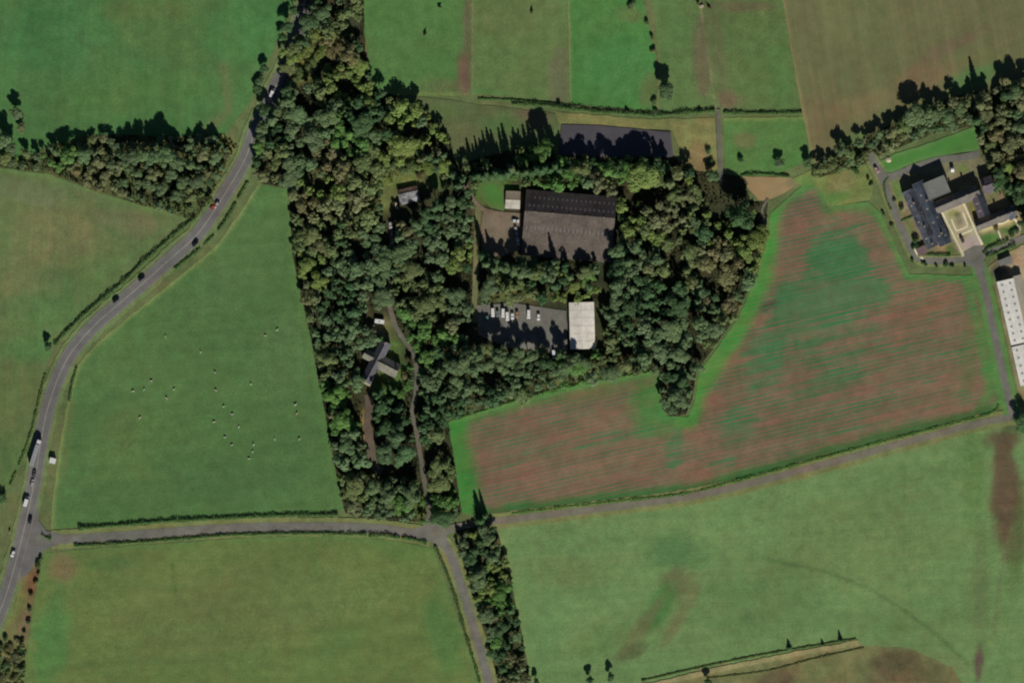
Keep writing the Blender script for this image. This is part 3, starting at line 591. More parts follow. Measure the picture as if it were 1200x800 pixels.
LAND = [('the long brown warehouse', 665, 262), ('the cream-roofed shed', 682, 382), ('the cross-shaped house', 442, 428), ('the round yard lawn', 576, 228), ('the row of parked white cars', 600, 370), ('the dark hardstanding', 722, 165),
        ('the crossroads', 505, 622), ('the slate-roofed steading', 1120, 262), ('the small grey woodland shed', 478, 228), ('the white caravan in the trees', 444, 376), ('the bare tan ground', 900, 220), ('the south tip of the wood', 790, 484),
        ('the red car', 249, 243), ("the sheep field's north corner", 320, 216), ("the sheep field's south corner", 403, 600), ('the farm lawn', 1090, 175), ('the lone paddock tree', 778, 108), ('the main road junction', 44, 632), ('the lorry', 42, 530)]
DIRS = ['north','north-north-east','north-east','east-north-east','east','east-south-east','south-east','south-south-east','south','south-south-west','south-west','west-south-west','west','west-north-west','north-west','north-north-west']
def where(px, py, skip=None):
    L = min((l for l in LAND if l[0] != skip), key=lambda l: math.hypot(l[1]-px, l[2]-py)); dx, dy = px-L[1], L[2]-py
    d = math.hypot(dx, dy)*MPP; k = int(round(math.degrees(math.atan2(dx, dy))/22.5)) % 16
    return f"{'close ' if d < 18 else '' if d < 45 else 'well '}{DIRS[k]} of {L[0]}"
USED = {}
def unique(lbl, o, group):
    USED.setdefault(lbl, []).append(o); o['label'] = lbl; o['group'] = group
CNT = {'n': 0}
KW = {'broad': 'broadleaf', 'conifer': 'pointed conifer', 'thin': 'sparse tree', 'shrub': 'low bush'}
def rgb_of(c, jit=.10):
    k = 1+rnd.uniform(-jit, jit)*1.4
    return tuple(lin(v)/KLIGHT*k*LEAF_GAIN*(1+rnd.uniform(-jit, jit)*.4)*f for v, f in zip(c, (.94, 1.01, .93)))
LEAF_GAIN = 1.55
def plant(px, py, r_px, col, kind='broad', hs=1.0, group='trees', name=None):
    """a tree of its own; r_px crown radius in map units; hs stretches its height"""
    i = CNT['n']; CNT['n'] += 1
    cm, tm, _ = PROTO[kind][rnd.randrange(len(PROTO[kind]))]
    x, y = P(px, py); s = r_px*MPP/RAD[kind]; sz = s**.6*hs
    nm = name or {'broad': 'broadleaf_tree', 'conifer': 'conifer_tree', 'thin': 'sparse_tree', 'shrub': 'shrub'}[kind]
    root = empty(nm, (x, y, H(x, y)+.05), rnd.uniform(0, 6.28)); root.scale = (s*rnd.uniform(.85, 1.18), s*rnd.uniform(.85, 1.18), sz); root['category'] = 'bush' if kind == 'shrub' else 'tree'
    size = 'small' if r_px < 7 else 'medium' if r_px < 10 else 'large' if r_px < 14 else 'very large'
    unique(f"{size} {TINT_WORD.get(col, 'green')} {KW[kind]} {where(px, py)}", root, group)
    c = mesh_obj('crown', cm, root); c.color = (*rgb_of(col), 1); mesh_obj('stems' if kind == 'shrub' else 'trunk', tm, root)
    return root

# hand-placed trees: (x, y, crown radius, colour, kind, height stretch)
HAND = [(779,108,11,TL,'broad',1.1),(866,255,19,DG,'broad',1.35),(56,405,6,DG,'broad',.9),(3,584,6,DG,'broad',.7),(1196,495,10,DG,'broad',1.0),
 # the row north of the warehouse whose shadows reach the dark hardstanding
 (681,198,10,OL,'broad',1.4),(713,200,11,BR,'broad',1.5),(724,202,8,GG,'broad',1.3),(690,199,7,GG,'broad',1.2),(752,206,17,YG,'broad',1.35),(746,198,10,YG,'broad',1.6),(764,206,9,YG,'broad',1.4),(735,202,10,BR,'broad',1.35),(668,203,9,BR,'broad',1.35),(700,203,9,TN,'broad',1.25),(728,194,8,DG,'broad',1.2),(672,193,8,DG,'broad',1.2),(695,192,7,DG,'broad',1.2),(778,196,8,DG,'broad',1.3),(771,213,8,OL,'broad',1.15),(806,213,8,YG,'thin',1.3),(790,232,9,OL,'broad',1.1),(806,230,9,TN,'broad',1.2),(835,206,8,TL,'broad',.9),
 (561,206,5.5,DG,'conifer',.85),(570,204,5.5,DG,'conifer',.95),(581,203,7,DG,'conifer',1.05),(590,206,6,DG,'conifer',.85),(599,199,6.5,GG,'conifer',1.1),(607,202,5.5,GG,'conifer',.95),(616,202,6,GG,'conifer',.95),(629,199,7.5,DG,'conifer',1.05),(640,197,6.5,DG,'conifer',1.05),(651,195,7.5,DG,'conifer',1.15),(621,207,5,BR,'broad',.9),(634,205,6,OL,'broad',.9),(602,208,5,BR,'broad',.8),(645,207,6,BR,'broad',.9),(657,205,7,BR,'broad',1.0),(557,194,4,TL,'broad',.9),(560,200,4,TL,'broad',.9),
 (556,208,6,DG,'conifer',1.0),(566,208,6,DG,'conifer',1.05),(576,207,6.5,DG,'conifer',1.1),(586,206,6.5,DG,'conifer',1.1),(595,204,6.5,DG,'conifer',1.1),(612,204,6.5,DG,'conifer',1.1),(624,203,7,DG,'conifer',1.1),(634,201,7,DG,'conifer',1.15),(645,200,7,DG,'conifer',1.2),(656,200,6.5,DG,'conifer',1.1),(664,200,6,DG,'conifer',1.0),(512,188,6,TL,'conifer',.95),(503,184,6,DG,'conifer',.85),(520,183,5,TL,'conifer',.8),(492,178,6,GG,'broad',1.0),(471,170,17,YG,'broad',1.0),(423,148,17,DG,'broad',1.1),(397,164,13,BR,'broad',.9),(440,162,9,GG,'broad',1.3),(452,158,9,DG,'broad',1.5),(464,160,7,OL,'broad',1.3),(522,196,10,YG,'broad',.8),(500,252,9,TL,'broad',1.45),(513,242,9,TL,'broad',1.55),(527,238,9,GG,'broad',1.5),(488,264,8,GG,'broad',1.45),(477,274,7,TN,'broad',1.4),(540,238,8,DG,'broad',1.5),(548,228,6,TL,'broad',1.2),
 (337,32,8,DG,'broad',1.2),(332,44,6,DG,'broad',1.0),(345,14,7,DG,'broad',1.2),(309,82,6,DG,'broad',.9),(305,96,6,GG,'broad',.6),(302,106,6,DG,'broad',.7),(340,118,8,GG,'broad',1.3),(327,128,7,GG,'broad',1.35),(362,28,12,TL,'broad',1.3),(378,15,11,TL,'broad',1.1),(346,56,7,OL,'broad',1.2),(357,50,8,DG,'broad',1.4),(370,42,8,YG,'broad',1.1),(340,62,6,OL,'broad',.8),
 (334,80,7,OL,'broad',.7),(340,70,7,YG,'broad',.8),(346,68,6,YG,'broad',.7),(343,57,6,TN,'broad',.8),(349,44,6,OL,'broad',.9),(309,128,8,DG,'broad',1.2),(333,122,7,GG,'broad',1.2),(337,108,8,DG,'broad',1.3),(324,133,6,GG,'broad',1.3),(306,160,7,GG,'broad',1.2),(303,172,8,BR,'broad',1.2),(309,150,8,GG,'broad',1.2),(300,190,7,DG,'broad',1.1),(309,208,7,TN,'broad',1.0),(322,192,8,OL,'broad',.9),(302,204,5,TN,'broad',.8),
 # clump on the south tip of the wood
 (791,464,12,GG,'broad',1.1),(799,448,10,DG,'broad',1.05),(788,479,7,TL,'broad',.8),(801,472,8,GG,'broad',.9),(785,443,9,DG,'broad',1.15),
 # trees on the warehouse's south side
 (640,315,8,GG,'broad',1.4),(650,308,6,GG,'conifer',1.2),(652,313,5,OL,'conifer',1.25),(659,322,6,YG,'broad',1.0),(668,325,5,GG,'conifer',1.0),(680,322,5,GG,'conifer',1.05),(628,319,10,OL,'broad',1.85),(615,318,11,GG,'broad',2.0),(603,317,9,GG,'broad',1.35),(646,321,9,GG,'broad',1.6),(684,318,9,OL,'broad',1.6),(640,320,7,GG,'broad',1.3),(635,325,8,DG,'broad',1.0),(690,325,8,BR,'broad',.9),(600,322,8,OL,'broad',.95),(590,314,8,GG,'broad',1.4),(580,308,7,GG,'broad',1.5),(579,316,6,GG,'conifer',1.1),(570,310,6,GG,'conifer',1.2),(566,300,6,DG,'conifer',1.1),(672,336,7,YG,'broad',.8),(723,296,11,GG,'broad',1.75),(724,316,11,DG,'broad',1.8),(722,336,11,GG,'broad',1.8),(720,354,10,GG,'broad',1.7),(716,372,9,GG,'broad',1.3),(728,256,6,TL,'broad',.9),
 (576,318,6,TN,'broad',.95),(549,305,5,YG,'broad',.9),
 # big trees along the south edge of the car park
 (548,416,11,GG,'broad',1.8),(560,414,11,GG,'broad',1.75),(573,410,10,OL,'broad',1.7),(586,414,11,GG,'broad',1.7),(598,420,10,GG,'broad',1.6),(610,413,9,GG,'broad',1.5),(620,418,10,GG,'broad',1.4),(633,412,8,OL,'broad',1.25),(530,430,11,GG,'broad',1.7),(541,428,10,GG,'broad',1.7),(556,430,11,GG,'broad',1.6),(572,428,10,GG,'broad',1.6),(588,430,10,GG,'broad',1.5),(606,432,10,GG,'broad',1.3),(640,425,9,DG,'broad',1.7),(657,416,8,DG,'broad',1.7),(662,428,9,GG,'broad',1.7),(673,420,8,GG,'broad',1.65),(685,424,8,GG,'broad',1.4),(676,432,12,BR,'broad',1.0),(656,436,10,GG,'broad',1.0),(690,428,9,OL,'broad',1.0),
 # west wood edge over the sheep field
 (392,462,14,BR,'broad',1.15),(404,492,17,BR,'broad',1.1),(408,522,13,GG,'broad',1.1),(414,570,13,OL,'broad',1.2),(375,330,12,YG,'broad',1.15),(352,240,9,RU,'broad',1.2),(366,276,11,OL,'broad',1.1),(352,278,8,OL,'broad',1.2),(360,312,10,YG,'broad',1.2),(358,350,8,TN,'broad',1.1),(376,292,10,TN,'broad',1.2),(384,420,11,OL,'broad',1.1),(466,510,14,TL,'broad',1.3),(452,530,13,TL,'broad',1.2),(474,530,13,TL,'broad',1.2),(455,500,10,DG,'broad',1.35),(470,494,9,DG,'broad',1.2),(482,580,12,GG,'broad',1.2),(455,580,12,GG,'broad',1.2),(437,572,10,GG,'broad',1.2),(470,590,12,BR,'broad',1.0),
 (452,455,7,BR,'broad',.8),(462,458,6,DG,'conifer',.6),(470,462,6,BR,'broad',.8),(478,452,6,BR,'broad',.8),(474,440,5,RU,'broad',.7),
 # narrow strip east of the south road
 (563,610,7,DG,'conifer',.75),(568,604,5,DG,'conifer',.8),(543,636,7,GG,'broad',.9),(556,628,7,YG,'broad',.9),(572,630,9,GG,'broad',1.0),(550,655,9,DG,'broad',1.0),(562,676,12,GG,'broad',1.1),(578,652,9,GG,'broad',1.0),(576,690,8,YG,'broad',.9),(587,697,11,BR,'broad',1.0),(572,722,11,GG,'broad',1.1),(588,735,10,DG,'broad',1.1),(583,752,9,BR,'broad',.9),(600,770,10,TN,'thin',1.1),(604,788,9,GG,'thin',1.0),(590,782,8,DG,'broad',.9),(598,715,6,DG,'conifer',.75),(606,745,7,GG,'broad',.8),
 # small conifers by the south fields
 (692,796,5,DG,'broad',1.05),(715,792,5,DG,'broad',1.1),(629,799,5,DG,'broad',1.0),(925,759,3.6,DG,'conifer',.36),(964,755,2.8,DG,'conifer',.28),(985,750,3.6,DG,'conifer',.4),(830,798,5,DG,'broad',1.0),
 # line towards the farm
 (914,192,6,GG,'broad',.85),(946,190,6,DG,'broad',.9),(964,188,5,GG,'broad',.9),(985,176,9,GG,'broad',1.05),(975,195,7,OL,'broad',.8),(997,190,6,GG,'broad',.8),(1022,168,8,TL,'broad',1.1),(1030,158,7,GG,'broad',1.0),(1044,156,9,TN,'broad',1.0),(1057,150,9,OL,'broad',.95),(1074,137,15,GG,'broad',1.1),(1090,132,10,GG,'broad',1.15),(1066,148,8,GG,'broad',.9),(1112,138,9,GG,'broad',1.15),(1124,128,8,GG,'broad',1.2),(1132,122,7,OL,'broad',1.0),(1148,124,8,TN,'conifer',1.1),(1155,135,9,TN,'broad',1.0),(1144,142,7,DG,'conifer',1.1),
 (1188,108,10,GG,'broad',1.5),(1178,112,9,DG,'broad',1.6),(1198,118,11,TN,'broad',1.4),(1168,160,10,RU,'broad',1.2),(1182,172,11,TN,'broad',1.15),(1160,172,8,OL,'broad',1.0),(1196,150,12,GG,'broad',1.3),(1196,200,12,RU,'broad',1.2),(1180,196,9,YG,'broad',1.0),(1172,216,10,DG,'broad',.9),(1193,232,9,DG,'broad',1.1),(1200,262,8,DG,'broad',1.2),
 # north-west belt
 (5,165,10,GG,'broad',1.25),(-6,155,9,DG,'broad',1.2),(20,132,9,GG,'broad',1.0),(26,150,6,TN,'broad',.8),
 (14,174,8,GG,'broad',1.1),(30,180,6,OL,'broad',.9),(44,184,6,GG,'broad',.9),(6,186,8,OL,'broad',.9),(64,176,7,GG,'broad',.85),(80,182,12,BR,'broad',1.15),(98,184,9,GG,'broad',1.15),(116,190,7,TN,'broad',.9),(131,192,7,GG,'broad',1.45),(152,186,10,GG,'broad',1.45),(166,182,10,GG,'broad',1.6),(180,184,9,TL,'broad',1.75),(194,184,11,GG,'broad',1.7),(208,190,10,GG,'broad',1.55),(222,194,8,GG,'broad',1.3),(238,182,9,TN,'broad',1.5),(252,184,9,GG,'broad',1.45),
 (200,206,8,GG,'broad',.9),(180,205,8,TN,'broad',.9),(160,204,7,GG,'broad',.9),(215,214,8,GG,'broad',.9),(232,212,9,GG,'broad',.95),(190,222,9,GG,'broad',.85),(208,230,8,GG,'broad',.8),(225,232,7,OL,'broad',.7),(172,216,6,GG,'broad',.8),(243,204,6,TN,'broad',.9),(90,202,7,RU,'broad',.7),(104,206,6,TN,'broad',.7),(124,206,6,TN,'broad',.6),(70,196,6,BR,'broad',.6)]
# low scrub
SCRUB = [(350,66,9,YG),(362,58,9,YG),(376,62,10,YG),(366,78,9,OL),(352,86,8,OL),(340,80,7,TN),(384,80,8,YG),(372,94,8,GG),(345,98,7,OL),(388,62,9,RU),(398,56,8,RU),(470,200,9,OL),(455,210,8,YG),(482,196,9,OL),(492,206,7,RU),(460,196,8,GG),(500,196,8,YG),(446,228,7,OL),(437,240,8,OL),(1028,172,5,TN),(1014,182,6,OL),(1002,200,5,DG),(955,205,5,OL),
 (1017,210,2.5,DG),(1021,216,2.5,DG),(1035,251,2.4,DG),(1045,264,2.4,DG),(1069,305,3,DG),(1083,309,3.2,DG),(1097,312,3,DG),(1109,310,3.2,DG),(1116,312,3.2,DG),(1131,312,2.6,DG),(1056,244,3.5,DG),(1048,234,3,DG),(1072,281,4.5,DG),(1073,289,4.5,DG),(1081,288,3,TL),(1167,267,4.2,RU),(1185,275,5,DG),(1192,270,5,DG),
 (48,655,4.5,DG),(45,662,4,DG),(46,672,3,RU),(42,682,3.6,RU),(36,696,3,DG),(35,714,3.2,DG),(34,728,3,DG),(29,740,3,DG),(27,748,2.6,DG),(22,752,6,TN),(12,760,7,RU),(18,772,8,TN),(26,762,5,DG),(8,778,8,DG),(4,795,9,TN),(20,792,7,OL),(6,748,4,DG),
 (742,6,7,GG),(758,27,3.5,OL),(764,45,3,RU),(766,60,4,TN),(766,120,4,GG),(768,132,4,GG),(656,124,4,DG),(735,131,3.5,DG),(820,131,3.5,DG),(829,176,5,DG),(833,190,5,DG),(868,188,4,DG),(640,340,8,OL),(612,343,7,OL),(585,340,6,GG),(655,345,6,YG),(415,250,6,GG),(445,250,5,GG),(210,240,7,OL),(240,222,6,GG),(182,232,5,GG),(165,228,5,GG)]
placed = []
NOGO_LINES = [(MAIN[:26], 13), (MAIN[25:29], 9), (MAIN[28:], 1), (SIDE, 11), (SEB, 10), (EAST, 9), (LANE, 9), (FARMW, 8), (FARMN, 7), (FARME, 7), (DRIVE, 5), ([(457,250),(459,285)], 4), ([(459,285),(458,310),(457,362)], -6), ([(545,216),(558,238),(567,246)], 5), ([(560,242),(558,300),(557,378)], 6), ([(432,462),(431,500),(438,545),(446,550)], 9), ([(842,128),(845,205)], 5), ([(893,247),(900,233)], 4)]
NOGO_POLY = [[(697,262),(714,258),(712,350),(700,350)],[(604,216),(728,224),(726,312),(600,304)], [(556,208),(612,208),(612,300),(562,302)], [(558,352),(662,352),(706,350),(706,412),(655,424),(590,416),(540,420)], [(424,400),(470,404),(480,444),(462,462),(420,462)], [(444,210),(500,202),(540,215),(520,240),(480,262),(450,262)], [(428,362),(462,360),(462,396),(430,392)], [(448,385),(470,395),(482,430),(470,440),(450,405)], [(652,140),(795,148),(795,188),(652,184)],
 [(335,40),(352,50),(400,50),(400,85),(370,100),(330,110)], [(1030,200),(1150,176),(1172,215),(1195,245),(1195,300),(1060,310)], [(814,196),(858,198),(884,206),(886,238),(820,240)], [(440,545),(500,540),(500,560),(440,562)], [(720,212),(785,222),(785,236),(722,236)]]
def ok(px, py, r):
    for pl, w in NOGO_LINES:
        if float(dist_line(np.array([px]), np.array([py]), pl)[0]) < w*.5+r*.62: return False
    for po in NOGO_POLY:
        if inside([px], [py], po)[0]: return False
    return True
for h in HAND: placed.append((h[0], h[1], h[2]))
for s in SCRUB: placed.append((s[0], s[1], s[2]*.8))
FILL = []
def fill(poly, rmin, rmax, tries, pad=.0, kinds=(('broad', 1.0),), hs=(.95, 1.3), sp=.66):
    xs = [p[0] for p in poly]; ys = [p[1] for p in poly]; grid = {}
    def add(q): grid.setdefault((int(q[0]//20), int(q[1]//20)), []).append(q)
    for q in placed: add(q)
    for _ in range(tries):
        px, py = rnd.uniform(min(xs), max(xs)), rnd.uniform(min(ys), max(ys))
        if px < -25 or px > 1225 or py < -25 or py > 825 or not inside([px], [py], poly)[0]: continue
        r = rmin+(rmax-rmin)*rnd.random()**1.7; gx, gy = int(px//20), int(py//20)
        if any(math.hypot(px-q[0], py-q[1]) < (r+q[2])*sp for i in (-1, 0, 1, -2, 2) for j in (-1, 0, 1, -2, 2) for q in grid.get((gx+i, gy+j), ())): continue
        if float(dist_line(np.array([px]), np.array([py]), poly, True)[0]) < r*rnd.choice((.2, .45, .7))+pad or not ok(px, py, r): continue
        cl = noise.noise((px*.035, py*.035, 8.2))
        if cl < -.33 and poly is WOOD: continue
        k = rnd.random(); kind = kinds[0][0]
        for kn, pr in kinds:
            if k < pr: kind = kn; break
            k -= pr
        d = np.hypot(SXY[:, 0]-px+rnd.uniform(-9, 9), SXY[:, 1]-py+rnd.uniform(-9, 9)); c = SEEDS[int(d.argmin())][2]
        if rnd.random() < .12: c = rnd.choice([GG, OL, DG, TN, GG])
        q = (px, py, r); placed.append(q); add(q); FILL.append((px, py, r, c, kind, rnd.uniform(*hs)*(.72 if kind == 'conifer' else 1)*(r*MPP/5)**-.28*(1+.55*cl)))
fill(WOOD, 9, 14, 1300, kinds=(('broad', .95), ('thin', .05)))
fill(WOOD, 6, 8.5, 9000, kinds=(('broad', .84), ('thin', .10), ('conifer', .06)), hs=(.85, 1.3))
fill(WOOD, 4, 6, 6500, hs=(.75, 1.1))
fill(W2P, 5, 7.5, 260, hs=(.5, .85)); fill(W2P, 3.5, 5, 300, hs=(.5, .8))
fill(W3P, 6, 8, 700, hs=(.8, 1.1)); fill(W3P, 4, 6, 700, hs=(.7, .9))
fill([(-20,760),(6,748),(30,752),(30,790),(22,830),(-20,830)], 4, 7, 300, kinds=(('shrub', .5), ('broad', .5)), hs=(.6, .9))
fill(W4P, 6, 9, 1500, hs=(.9, 1.2)); fill(W4P, 4, 6, 1200, hs=(.7, .9))
for (px, py, r, c, kind, hs) in HAND: plant(px, py, r, c, kind, hs, 'trees picked out in and around the wood')
for (px, py, r, c) in SCRUB: plant(px, py, r, c, 'shrub', rnd.uniform(.8, 1.1) if r < 5 else rnd.uniform(.6, .8), 'bushes on banks, verges and gardens')
FILL.sort(key=lambda q: -q[2]*(1 if -10 < q[0] < 1210 and -10 < q[1] < 810 else .1))
NIND = max(0, 300-len(HAND))
for q in FILL[:NIND]: plant(q[0], q[1], q[2], q[3], q[4], q[5], 'trees picked out in and around the wood')
# the several hundred smaller crowns: one joined mass
def join_crowns(rows, name):
    Vs = []; Fs = []; Sh = []; Cc = []; nb = 0
    for (px, py, r, c, kind, hs) in rows:
        V, F, sh = PROTO[kind][rnd.randrange(len(PROTO[kind]))][2]
        s = r*MPP/RAD[kind]; a = rnd.uniform(0, 6.28); ca, sa = math.cos(a)*s, math.sin(a)*s; x, y = P(px, py)
        Vs.append(np.stack([V[:, 0]*ca-V[:, 1]*sa+x, V[:, 0]*sa+V[:, 1]*ca+y, V[:, 2]*s**.6*hs+H(x, y)], 1)); Fs.append(F+nb); nb += len(V); Sh.append(sh); Cc.append(np.tile(rgb_of(c), (len(F), 1)))
        k = .2*s
    V = np.concatenate(Vs); F = np.concatenate(Fs); me = from_np(name, V, F)
    sh = np.concatenate(Sh); cc = np.concatenate(Cc)*sh[:, None]
    at = me.attributes.new('crowncol', 'FLOAT_COLOR', 'FACE'); at.data.foreach_set('color', np.concatenate([cc, np.ones((len(cc), 1))], 1).astype(np.float32).ravel())
    m, n, b = new_mat('mixed_foliage'); an = N(n, 'ShaderNodeAttribute', attribute_name='crowncol'); n.links.new(an.outputs['Color'], b.inputs['Base Color']); leafy_output(n, b, an.outputs['Color']); b.inputs['Roughness'].default_value = .85; b.inputs['Specular IOR Level'].default_value = .1
    me.materials.append(m); return me
rest = FILL[NIND:]
o = mesh_obj('small_woodland_trees', join_crowns(rest, 'small_woodland_trees')); tag(o, 'mass of smaller tree crowns filling the wood between the large trees', 'trees', None, 'stuff')
tm = MB()
for (px, py, r, c, kind, hs) in rest:
    x, y = P(px, py); k = r*MPP/5; tm.tube([(x, y, H(x, y)-.2), (x+.1, y, H(x, y)+6*k)], [.3*k, .12*k], 5)
ot = tm.build('small_woodland_trunks', M['bark'], o)
print('TREES hand', len(HAND), 'fill', len(FILL), 'rest', len(rest), 'dup labels', sum(len(v) for v in USED.values() if len(v) > 1))
# understorey brambles and saplings
def understorey(poly, n, name, lbl):
    rs = np.random.RandomState(5); xs = [p[0] for p in poly]; ys = [p[1] for p in poly]
    x = rs.uniform(min(xs), max(xs), n*3); y = rs.uniform(min(ys), max(ys), n*3); k = inside(x, y, poly)
    for pl, w in NOGO_LINES: k &= dist_line(x, y, pl) > w*.6
    for po in NOGO_POLY[:9]: k &= ~inside(x, y, po)
    nz = npnoise(x, y, .06, 3); k &= nz > -.25; x = x[k][:n]; y = y[k][:n]
    wx, wy = (x-600)*MPP, (400-y)*MPP; C = np.stack([wx, wy, Hn(wx, wy)+.2+rs.uniform(0, 1.3, len(x))], 1); Nn = np.tile([0, 0, 1.0], (len(x), 1))
    V, F, sh = leaf_cloud(C, Nn, .55, rs, .8); oo = mesh_obj(name, leaf_mesh(name, V, F, sh)); oo.color = (.05,.062,.028,1); tag(oo, lbl, 'undergrowth', None, 'stuff')
understorey(WOOD, 26000, 'undergrowth', 'brambles and saplings on the floor of the big wood')
understorey(W2P, 5000, 'undergrowth', 'brambles and nettles under the north-west tree belt')
understorey(W4P, 4000, 'undergrowth', 'undergrowth below the trees around the farm')

# ------------------------------------------------------------------ hedges
def hedge(pts, w, h, col, label, dens=34, gaps=0.0, size=.30):
    p = np.array(smooth_line(pts, 2)); rs = np.random.RandomState(int(pts[0][0])+3); L = np.hypot(*(p[1:]-p[:-1]).T).sum()*MPP
    n = int(L*dens); i = rs.uniform(0, len(p)-1.001, n); a = i.astype(int); f = (i-a)[:, None]; q = p[a]*(1-f)+p[a+1]*f; d = p[a+1]-p[a]; d /= np.maximum(np.linalg.norm(d, axis=1), 1e-6)[:, None]
    nz = npnoise(q[:, 0], q[:, 1], .12, 7); k = nz > (gaps-.9 if gaps else -9); q = q[k]; d = d[k]; n = len(q); nz = nz[k]
    t = rs.uniform(0, math.pi, n); u = (np.cos(t)*w/2*(1+nz*.9)+rs.normal(0, .15, n))/MPP; q = q+np.stack([d[:, 1], -d[:, 0]], 1)*u[:, None]
    x, y = (q[:, 0]-600)*MPP, (400-q[:, 1])*MPP; z = np.sin(t)**.5*h*(1+nz*.5)*rs.uniform(.4, 1.05, n)
    C = np.stack([x, y, Hn(x, y)+z], 1); Nn = np.stack([d[:, 1]*np.cos(t), d[:, 0]*np.cos(t), np.sin(t)+.2], 1)
    V, F, sh = leaf_cloud(C, Nn, size, rs, .5); o = mesh_obj('hedge', leaf_mesh('hedge', V, F, sh)); o.color = (*rgb_of(col, .03), 1); return tag(o, label, 'hedge', 'field hedges')
HD = (74,96,60)
hedge([(228,256),(195,283),(165,310),(145,330),(118,352),(95,372),(75,392),(64,404)], 1.8, 1.9, HD, 'dark clipped hedge between the main road bend and the streaky west field')
hedge([(53,438),(45,470),(38,500),(28,530),(12,568)], 1.2, .9, (82,100,62), 'low faint hedge west of the road beside the lorry', gaps=.5)
hedge([(290,213),(275,240),(262,262),(245,281),(225,299),(205,315)], 1.6, 1.4, HD, 'thin gappy hedge east of the main road near the red car', gaps=.6)
hedge([(90,430),(84,450),(81,470)], 1.2, 1.0, HD, 'short hedge stub inside the west corner of the sheep field')
hedge([(92,619),(140,615),(200,610),(260,607),(320,604),(396,603)], 1.5, 1.7, HD, 'straight hedge along the south edge of the sheep field')
hedge([(87,639),(130,637),(200,632),(260,627),(300,625.5),(350,624.5),(400,625),(430,625.5)], 1.5, 1.6, HD, 'hedge on the south side of the side road')
hedge([(432,627),(452,627),(470,630),(485,632),(500,636)], 2.0, 2.0, HD, 'bushier hedge on the side road close to the crossroads', gaps=.4)
hedge([(49,625),(53,629),(60,631)], 1.6, 1.8, HD, 'short curved hedge on the corner of the main road junction')
hedge([(510,640),(521,665),(532,695),(545,740),(557,780),(568,822)], 1.5, 1.5, HD, 'hedge along the west side of the road running south')
hedge([(560,116),(610,118),(655,123)], 1.2, .8, (80,104,62), 'low green hedge between two paddocks and the shaded pasture')
hedge([(600,122),(640,124),(655,126),(700,131),(735,133),(765,135),(800,133),(838,130)], 2.0, 2.2, HD, 'tall hedge north of the dark hardstanding')
hedge([(848,132),(880,133),(912,133),(940,132)], 1.5, 1.6, HD, 'hedge north of the small green field east of the field track')
hedge([(600,601),(700,589),(800,578),(850,566),(900,553),(1000,526),(1100,500),(1160,484),(1170,474)], 1.6, .6, (80,108,60), 'long low hedge between the ploughed field and the country lane', gaps=.3)
hedge([(752,797),(850,775),(925,761),(1003,748)], .9, .7, (84,98,62), 'thin hedge north of the pale strip in the rough south field')
hedge([(828,794),(900,785),(950,772),(1012,758)], .7, .5, (84,90,60), 'low hedge south of the pale strip in the rough south field')
hedge([(1085,298.5),(1098,299),(1114,299)], 1.6, 1.6, HD, 'short clipped hedge south of the steading')
hedge([(1152,297),(1158,291),(1168,287),(1182,281)], 1.8, 1.8, HD, 'hedge below the farm garden along the east lane')
hedge([(1155,301),(1166,297),(1180,291),(1190,287)], 2.2, 2.0, HD, 'thick dark hedge on the south side of the east farm lane')
hedge([(1041,208),(1036,215),(1038,230),(1044,246)], .8, .7, HD, 'low hedge round the grass plot west of the steading')
hedge([(1056,259),(1063,256),(1069,254)], 1.0, 1.2, HD, 'tiny hedge between two front gardens of the steading')
hedge([(868,206),(890,204),(925,207)], 1.4, 1.4, HD, 'hedge along the north edge of the bare tan ground')
hedge([(527,493),(570,480),(640,459),(700,446),(772,433)], 1.4, .9, (84,112,62), 'overgrown fence line along the north edge of the ploughed field', gaps=.4)

